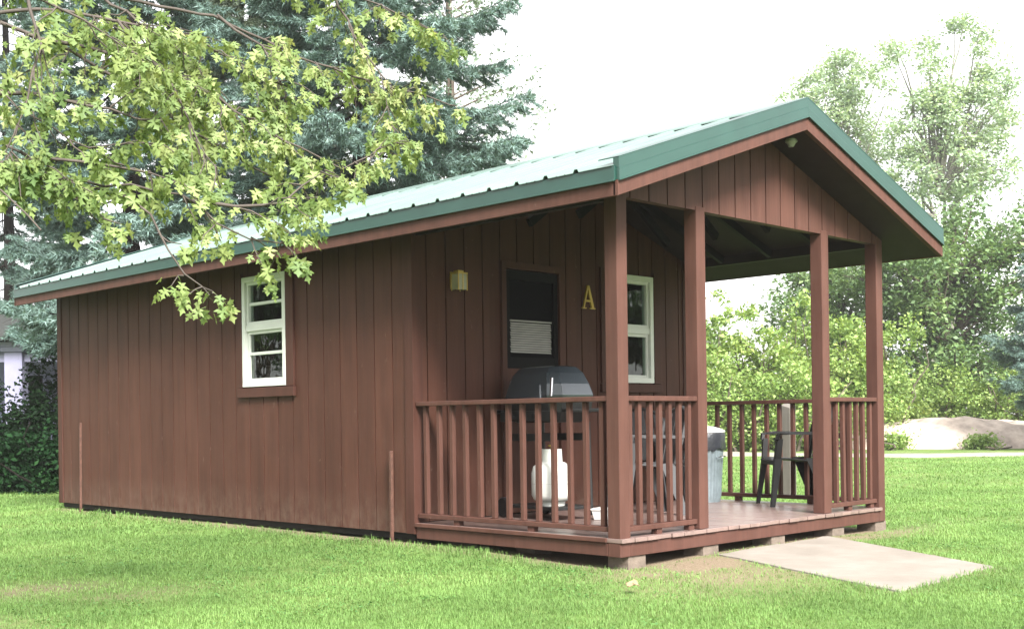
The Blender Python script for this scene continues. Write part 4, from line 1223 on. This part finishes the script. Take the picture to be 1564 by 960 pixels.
# ------------------------------------------------------------------ the maple overhead
def maple():
    base = gnd(-1150, 5.4)
    root = tag(empty('maple_tree', base), 'maple with drooping yellow-green branches hanging in front of the cabin roof', 'tree')
    rnd = random.Random(12)
    mb = MB()
    A = lambda *p: at(*p) - base
    trunk = [Vector((0,0,-.2)), Vector((.03,.02,1.2)), Vector((.08,-.02,2.6)), Vector((.0,.05,4.2)), Vector((.1,.1,6.2)), Vector((.1,.0,8.4))]
    mb.tube(trunk, [.26, .21, .18, .14, .09, .03], 12)
    br = []     # (polyline, radius)
    def B(pts, r): br.append(([Vector(p) if len(p) == 3 and isinstance(p, Vector) else A(*p) for p in pts], r))
    B([trunk[2], (-500, -40, 5.4), (-200, -10, 5.5), (5, 35, 5.6), (100, 75, 5.7), (210, 135, 5.8), (300, 205, 6.0), (380, 250, 6.2), (450, 285, 6.3), (495, 275, 6.4)], .022)
    B([trunk[2], (-500, 150, 5.0), (-200, 240, 5.0), (90, 272, 5.05), (200, 285, 5.1), (280, 300, 5.2), (335, 340, 5.2), (385, 362, 5.3), (430, 370, 5.3)], .016)
    B([(130, 278, 5.05), (195, 295, 5.1), (226, 330, 5.1), (258, 383, 5.0), (284, 418, 5.0), (308, 440, 5.0), (320, 452, 5.0)], .005)
    B([trunk[3], (-300, -220, 5.8), (-50, -90, 6.0), (150, -10, 6.2), (330, 25, 6.5), (450, 85, 6.7), (560, 125, 6.9), (640, 145, 7.0), (688, 160, 7.0)], .02)
    B([trunk[3], (-100, -260, 6.2), (150, -140, 6.5), (350, -70, 6.8), (500, -25, 7.0), (610, 20, 7.1), (672, 55, 7.2)], .02)
    B([trunk[2], (-400, 40, 4.9), (-150, 110, 5.1), (0, 140, 5.2), (70, 190, 5.2), (140, 225, 5.3), (215, 215, 5.4)], .012)
    B([trunk[2], (-400, 230, 4.5), (-150, 280, 4.7), (0, 290, 4.8), (40, 325, 4.8), (65, 352, 4.8)], .016)
    B([(60, 60, 5.65), (200, 85, 5.8), (330, 150, 6.0), (430, 215, 6.1), (520, 255, 6.3), (605, 215, 6.5)], .009)
    B([(-50, 25, 5.6), (60, 15, 5.7), (180, 30, 5.8), (300, 60, 6.0), (420, 130, 6.2)], .009)
    B([(0, 140, 5.2), (90, 150, 5.3), (170, 170, 5.4), (250, 185, 5.5)], .01)
    B([(280, 305, 5.2), (360, 315, 5.3), (430, 305, 5.4), (495, 262, 5.5)], .009)
    B([(-60, 255, 4.95), (60, 240, 5.0), (140, 250, 5.0), (230, 262, 5.1), (290, 290, 5.2)], .009)
    B([(-80, -40, 5.2), (40, -10, 5.2), (130, 30, 5.3), (200, 80, 5.4)], .01)
    B([(150, -10, 6.2), (240, 50, 6.2), (310, 110, 6.2), (370, 190, 6.2)], .007)
    B([(180, 30, 5.8), (250, 110, 5.7), (290, 190, 5.6), (330, 260, 5.5)], .006)
    B([(40, -10, 5.2), (60, 70, 5.1), (40, 150, 5.0), (20, 230, 4.95)], .007)
    B([(330, 25, 6.5), (400, 70, 6.3), (440, 150, 6.3), (420, 230, 6.2)], .007)
    B([(500, -25, 7.0), (540, 50, 6.9), (580, 110, 6.9), (600, 190, 6.8)], .007)
    B([(-150, 110, 5.1), (-60, 190, 5.0), (30, 230, 5.0), (110, 300, 5.0), (160, 330, 5.0)], .008)
    tips = []
    def resample(path, step):
        out = []
        for a, b in zip(path[:-1], path[1:]):
            k = max(1, int((b-a).length/step))
            out += [a.lerp(b, i/k) for i in range(k)]
        return out + [path[-1]]
    leaves = []      # (pos, dir, size)
    def visible(p):
        w = p + base
        d = w - Vector(CAM); t = d.x*math.sin(YAW) + d.y*math.cos(YAW); x = d.x*math.cos(YAW) - d.y*math.sin(YAW)
        return -.62 < x/t < .1
    def sprig(p, d, ln, sparse=1.0):
        """a leafy twig with opposite pairs of leaves and a terminal bunch"""
        n = max(2, int(ln/.04)); path = []
        for i in range(n+1):
            u = i/n
            path.append(p + d*ln*u + Vector((0, 0, -.30*ln*u*u)) + Vector((rnd.gauss(0,.006), rnd.gauss(0,.006), rnd.gauss(0,.006))))
        mb.tube(path, [.0035*(1-.7*i/n)+.0008 for i in range(n+1)], 4)
        for i in range(1, n+1):
            if rnd.random() > sparse: continue
            dd = (path[i] - path[i-1]).normalized()
            sd_ = dd.cross(Vector((0,0,1))); 
            if sd_.length < .1: sd_ = Vector((1,0,0))
            sd_.normalize()
            for s in (-1, 1):
                o = (sd_*s*rnd.uniform(.5, 1) + dd*rnd.uniform(.1, .8) + Vector((0,0,rnd.uniform(-.7,.15)))).normalized()
                pl = rnd.uniform(.03, .07)
                leaves.append((path[i] + o*pl, o, rnd.choice((.75, 1, 1, 1.2))*rnd.uniform(.030, .064), path[i]))
        for _ in range(3):
            o = (d + Vector((rnd.gauss(0,.6), rnd.gauss(0,.6), rnd.uniform(-1.0,.1)))).normalized()
            leaves.append((path[-1] + o*.03, o, rnd.uniform(.032, .066), path[-1]))
    for bi, (path, r) in enumerate(br):
        pts = resample(path, .09)
        n = len(pts)
        wob = [Vector((rnd.gauss(0,1), rnd.gauss(0,1), rnd.gauss(0,1)))*.007 for _ in pts]
        pts = [p + w for p, w in zip(pts, wob)]
        mb.tube(pts, [r*(1-.88*i/(n-1)) + .0015 for i in range(n)], 7)
        for i in range(2, n):
            u = i/n
            if not visible(pts[i]): 
                if i % 3: continue
            if bi == 2:       # thin hanging twig, sparse
                if i % 3 == 0: sprig(pts[i], (Vector((rnd.gauss(0,1), rnd.gauss(0,1), -.5))).normalized(), .07, .8)
                if i > n-4: sprig(pts[i], (Vector((rnd.gauss(0,1), rnd.gauss(0,1), -.3))).normalized(), .085)
                continue
            dd = (pts[min(i+1,n-1)] - pts[i-1]).normalized()
            clump = vnoise(np.array([pts[i].x*1.0 + bi*7.3]), np.array([pts[i].y + pts[i].z]), .30, 51)[0]
            if clump < .27: continue
            for _ in range(1 if clump < .36 else 2 if clump < .7 else 3):
                d = (dd*rnd.uniform(.3, 1.0) + Vector((rnd.gauss(0,.7), rnd.gauss(0,.7), rnd.gauss(-.15,.45)))).normalized()
                sprig(pts[i], d, rnd.uniform(.10, .34)*(1.15 - .65*u))
    # upper crown, above the picture
    for _ in range(26):
        z = rnd.uniform(3.6, 8.6); az = rnd.uniform(0, 2*math.pi); ln = rnd.uniform(1.2, 3.4)*(1 - .5*(z-3.6)/5)
        d = Vector((math.cos(az), math.sin(az), rnd.uniform(.0,.6))).normalized()
        pp = [Vector((.08,.04,z)) + d*ln*t + Vector((0,0,-.22*ln*t*t)) for t in (0,.3,.6,1)]
        mb.tube(pp, [.035,.022,.012,.004], 5)
        for _ in range(16):
            sprig(pp[0].lerp(pp[-1], rnd.uniform(.25,1)) + Vector((0,0,.1)), Vector((rnd.gauss(0,1), rnd.gauss(0,1), rnd.uniform(-.4,.4))).normalized(), rnd.uniform(.2,.45), .6)
    mb.build('trunk', M['twig'], root, smooth=60)
    # leaf blades with five lobes
    half = [(.10,-.03),(.34,-.04),(.22,.08),(.12,.16),(.36,.22),(.60,.46),(.38,.42),(.33,.56),(.11,.38),(.15,.62),(.27,.74),(.11,.80)]
    out = [(0,0)] + half + [(0,1.05)] + [(-x, y) for x, y in reversed(half)]
    out = np.array(out); no = len(out)
    V, F, SZ = [], [], []; o = 0
    for p, d, s, root_p in leaves:
        d = np.array(d); dn = d/np.linalg.norm(d)
        hang = dn*.6 + np.array([0,0,-.75]); y = hang/np.linalg.norm(hang)
        up = np.array([rnd.gauss(0,.55), rnd.gauss(0,.55), .65]); x = np.cross(y, up); x /= np.linalg.norm(x)+1e-9; nrm = np.cross(x, y)
        sz = s*1.15
        cup = rnd.uniform(-.25, .35); curl = rnd.uniform(-.1, .4)
        ox = out[:,0]; oy = out[:,1]
        zz = cup*np.abs(ox) - curl*oy*oy*.4 + .05*np.sin(ox*9+oy*7)
        P_ = np.array(p) + sz*(ox[:,None]*x + oy[:,None]*y + zz[:,None]*nrm)
        ctr = np.array(p) + sz*(.42*y + (-curl*.18*.4)*nrm)
        V.append(P_); V.append(ctr[None])
        for k in range(no): F += [o+k, o+(k+1) % no, o+no]
        SZ += [3]*no; o += no+1
        # petiole
        a = np.array(root_p); b_ = np.array(p); w = x*.0012
        V.append(np.stack([a-w, a+w, b_])); F += [o, o+1, o+2]; SZ.append(3); o += 3
    np_mesh('crown', np.concatenate(V), F, SZ, LM['maple'], root)
    print('maple leaves', len(leaves))
maple()

# ------------------------------------------------------------------ grass blades
def grass():
    out = []
    bands = [(3.2, 4.6, 6500, .0027, .024), (4.6, 7.5, 9000, .0027, .024), (7.5, 11, 4600, .0038, .026), (11, 17, 1500, .0065, .030), (17, 30, 260, .014, .034)]
    Vs, n_tot = [], 0
    for t0, t1, dens, w, h in bands:
        area = .5*(t1*t1 - t0*t0)*1.56
        n = int(area*dens)
        t = np.sqrt(rng.uniform(t0*t0, t1*t1, n)); u = rng.uniform(-.78, .78, n)*t
        x = CAM[0] + u*math.cos(YAW) + math.sin(YAW)*t; y = CAM[1] - u*math.sin(YAW) + math.cos(YAW)*t
        b = bare(x, y)
        keep = rng.random(n) > b*.97
        keep &= ~((x > .02) & (x < W+.02) & (y > -.01) & (y < YB))
        keep &= sdist_poly(x, y, PAD) > -.035*vnoise(x, y, .15, 41)
        keep &= road_d(x, y) > 1.0
        dens_n = vnoise(x, y, .22, 31)*.6 + vnoise(x, y, .07, 32)*.4
        keep &= rng.random(n) < .35 + 1.1*dens_n
        x, y, b = x[keep], y[keep], b[keep]; n = len(x)
        hh = h*rng.uniform(.55, 1.35, n)*(.65 + .7*vnoise(x, y, .5, 33))*(1-.5*b)
        # a little longer along the wall foot
        hh *= 1 + 1.6*np.exp(-((x+.10)/.11)**2)*((y > -.1) & (y < 8.7))*vnoise(x, y, .25, 34)*1.5
        hh *= 1 + 1.1*np.exp(-(sdist_poly(x, y, PAD)/.07)**2)*vnoise(x, y, .2, 35)
        az = rng.uniform(0, 2*np.pi, n); lean = rng.uniform(.3, 1.5, n)*hh
        ww = w*rng.uniform(.7, 1.3, n)
        z = height(x, y)
        p = np.stack([x, y, z], -1); d = np.stack([np.cos(az), np.sin(az), np.zeros(n)], -1); s = np.stack([-np.sin(az), np.cos(az), np.zeros(n)], -1)
        mid = p + d*(lean*.35)[:, None] + np.array([0,0,1])*(hh*.62)[:, None]; tip = p + d*lean[:, None] + np.array([0,0,1])*(hh*(1-.32*lean/hh))[:, None]
        Vs.append(np.stack([p - s*ww[:,None]*.5, p + s*ww[:,None]*.5, mid - s*ww[:,None]*.36, mid + s*ww[:,None]*.36, tip], 1).reshape(-1, 3)); n_tot += n
    V = np.concatenate(Vs)
    i = np.arange(n_tot)[:, None]*5
    F = np.concatenate([i+0, i+1, i+3, i+2, i+2, i+3, i+4], 1).ravel()
    S_ = np.tile([4, 3], n_tot)
    m = leafmat('grass_blade', [(0, (.088, .160, .044)), (.5, (.148, .258, .075)), (.85, (.21, .325, .105)), (1, (.31, .36, .16))], .38, .6, .2, .8, 1.9, .38)
    o = np_mesh('grass', V, F, S_, m)
    tag(o, 'short mown grass blades covering the lawn around the cabin', 'grass', kind='stuff')
    print('blades', n_tot)
grass()

def clover():
    n = 420
    t = np.sqrt(rng.uniform(4.8**2, 11.5**2, n)); u = rng.uniform(-.5, .5, n)*t
    x = CAM[0] + u*math.cos(YAW) + math.sin(YAW)*t; y = CAM[1] - u*math.sin(YAW) + math.cos(YAW)*t
    k = ~((x > -.1) & (x < W+.1) & (y > -.1) & (y < YB)) & (sdist_poly(x, y, PAD) > .1) & (bare(x, y) < .5) & (vnoise(x, y, 1.4, 61) > .48)
    x, y = x[k], y[k]; c = []
    for a, b in zip(x, y):
        r = rng.uniform(.03, .12); m = int(18 + 160*r)
        q = np.stack([a + rng.normal(size=m)*r, b + rng.normal(size=m)*r, np.zeros(m)], 1); q[:, 2] = height(q[:, 0], q[:, 1]) + rng.uniform(.012, .030, m); c.append(q)
    c = np.concatenate(c); nr = rng.normal(size=c.shape)*.35; nr[:, 2] = 1
    v, f, s = orient_quads(c, nr, rng.uniform(.010, .020, len(c)), .9)
    o = np_mesh('clover', v, f, s, leafmat('clover_leaf', [(0, (.04, .10, .025)), (.5, (.07, .16, .04)), (1, (.12, .22, .06))], .3))
    tag(o, 'patches of low round clover leaves in the lawn', 'clover', kind='stuff')
clover()

# ------------------------------------------------------------------ haze in the air
mb = MB(); mb.box((-60, -60, -1.0), (100, 100, 26))
hm = bpy.data.materials.new('haze_air'); hm.use_nodes = True; hn = hm.node_tree
hn.nodes.remove(hn.nodes['Principled BSDF'])
pv = hn.nodes.new('ShaderNodeVolumePrincipled'); pv.inputs['Color'].default_value = (.95, .96, .96, 1); pv.inputs['Density'].default_value = HAZE; pv.inputs['Anisotropy'].default_value = .3
hn.links.new(pv.outputs[0], hn.nodes['Material Output'].inputs['Volume'])
hz = mb.build('haze', hm); tag(hz, 'pale bright haze hanging over the far trees', 'haze', kind='stuff')
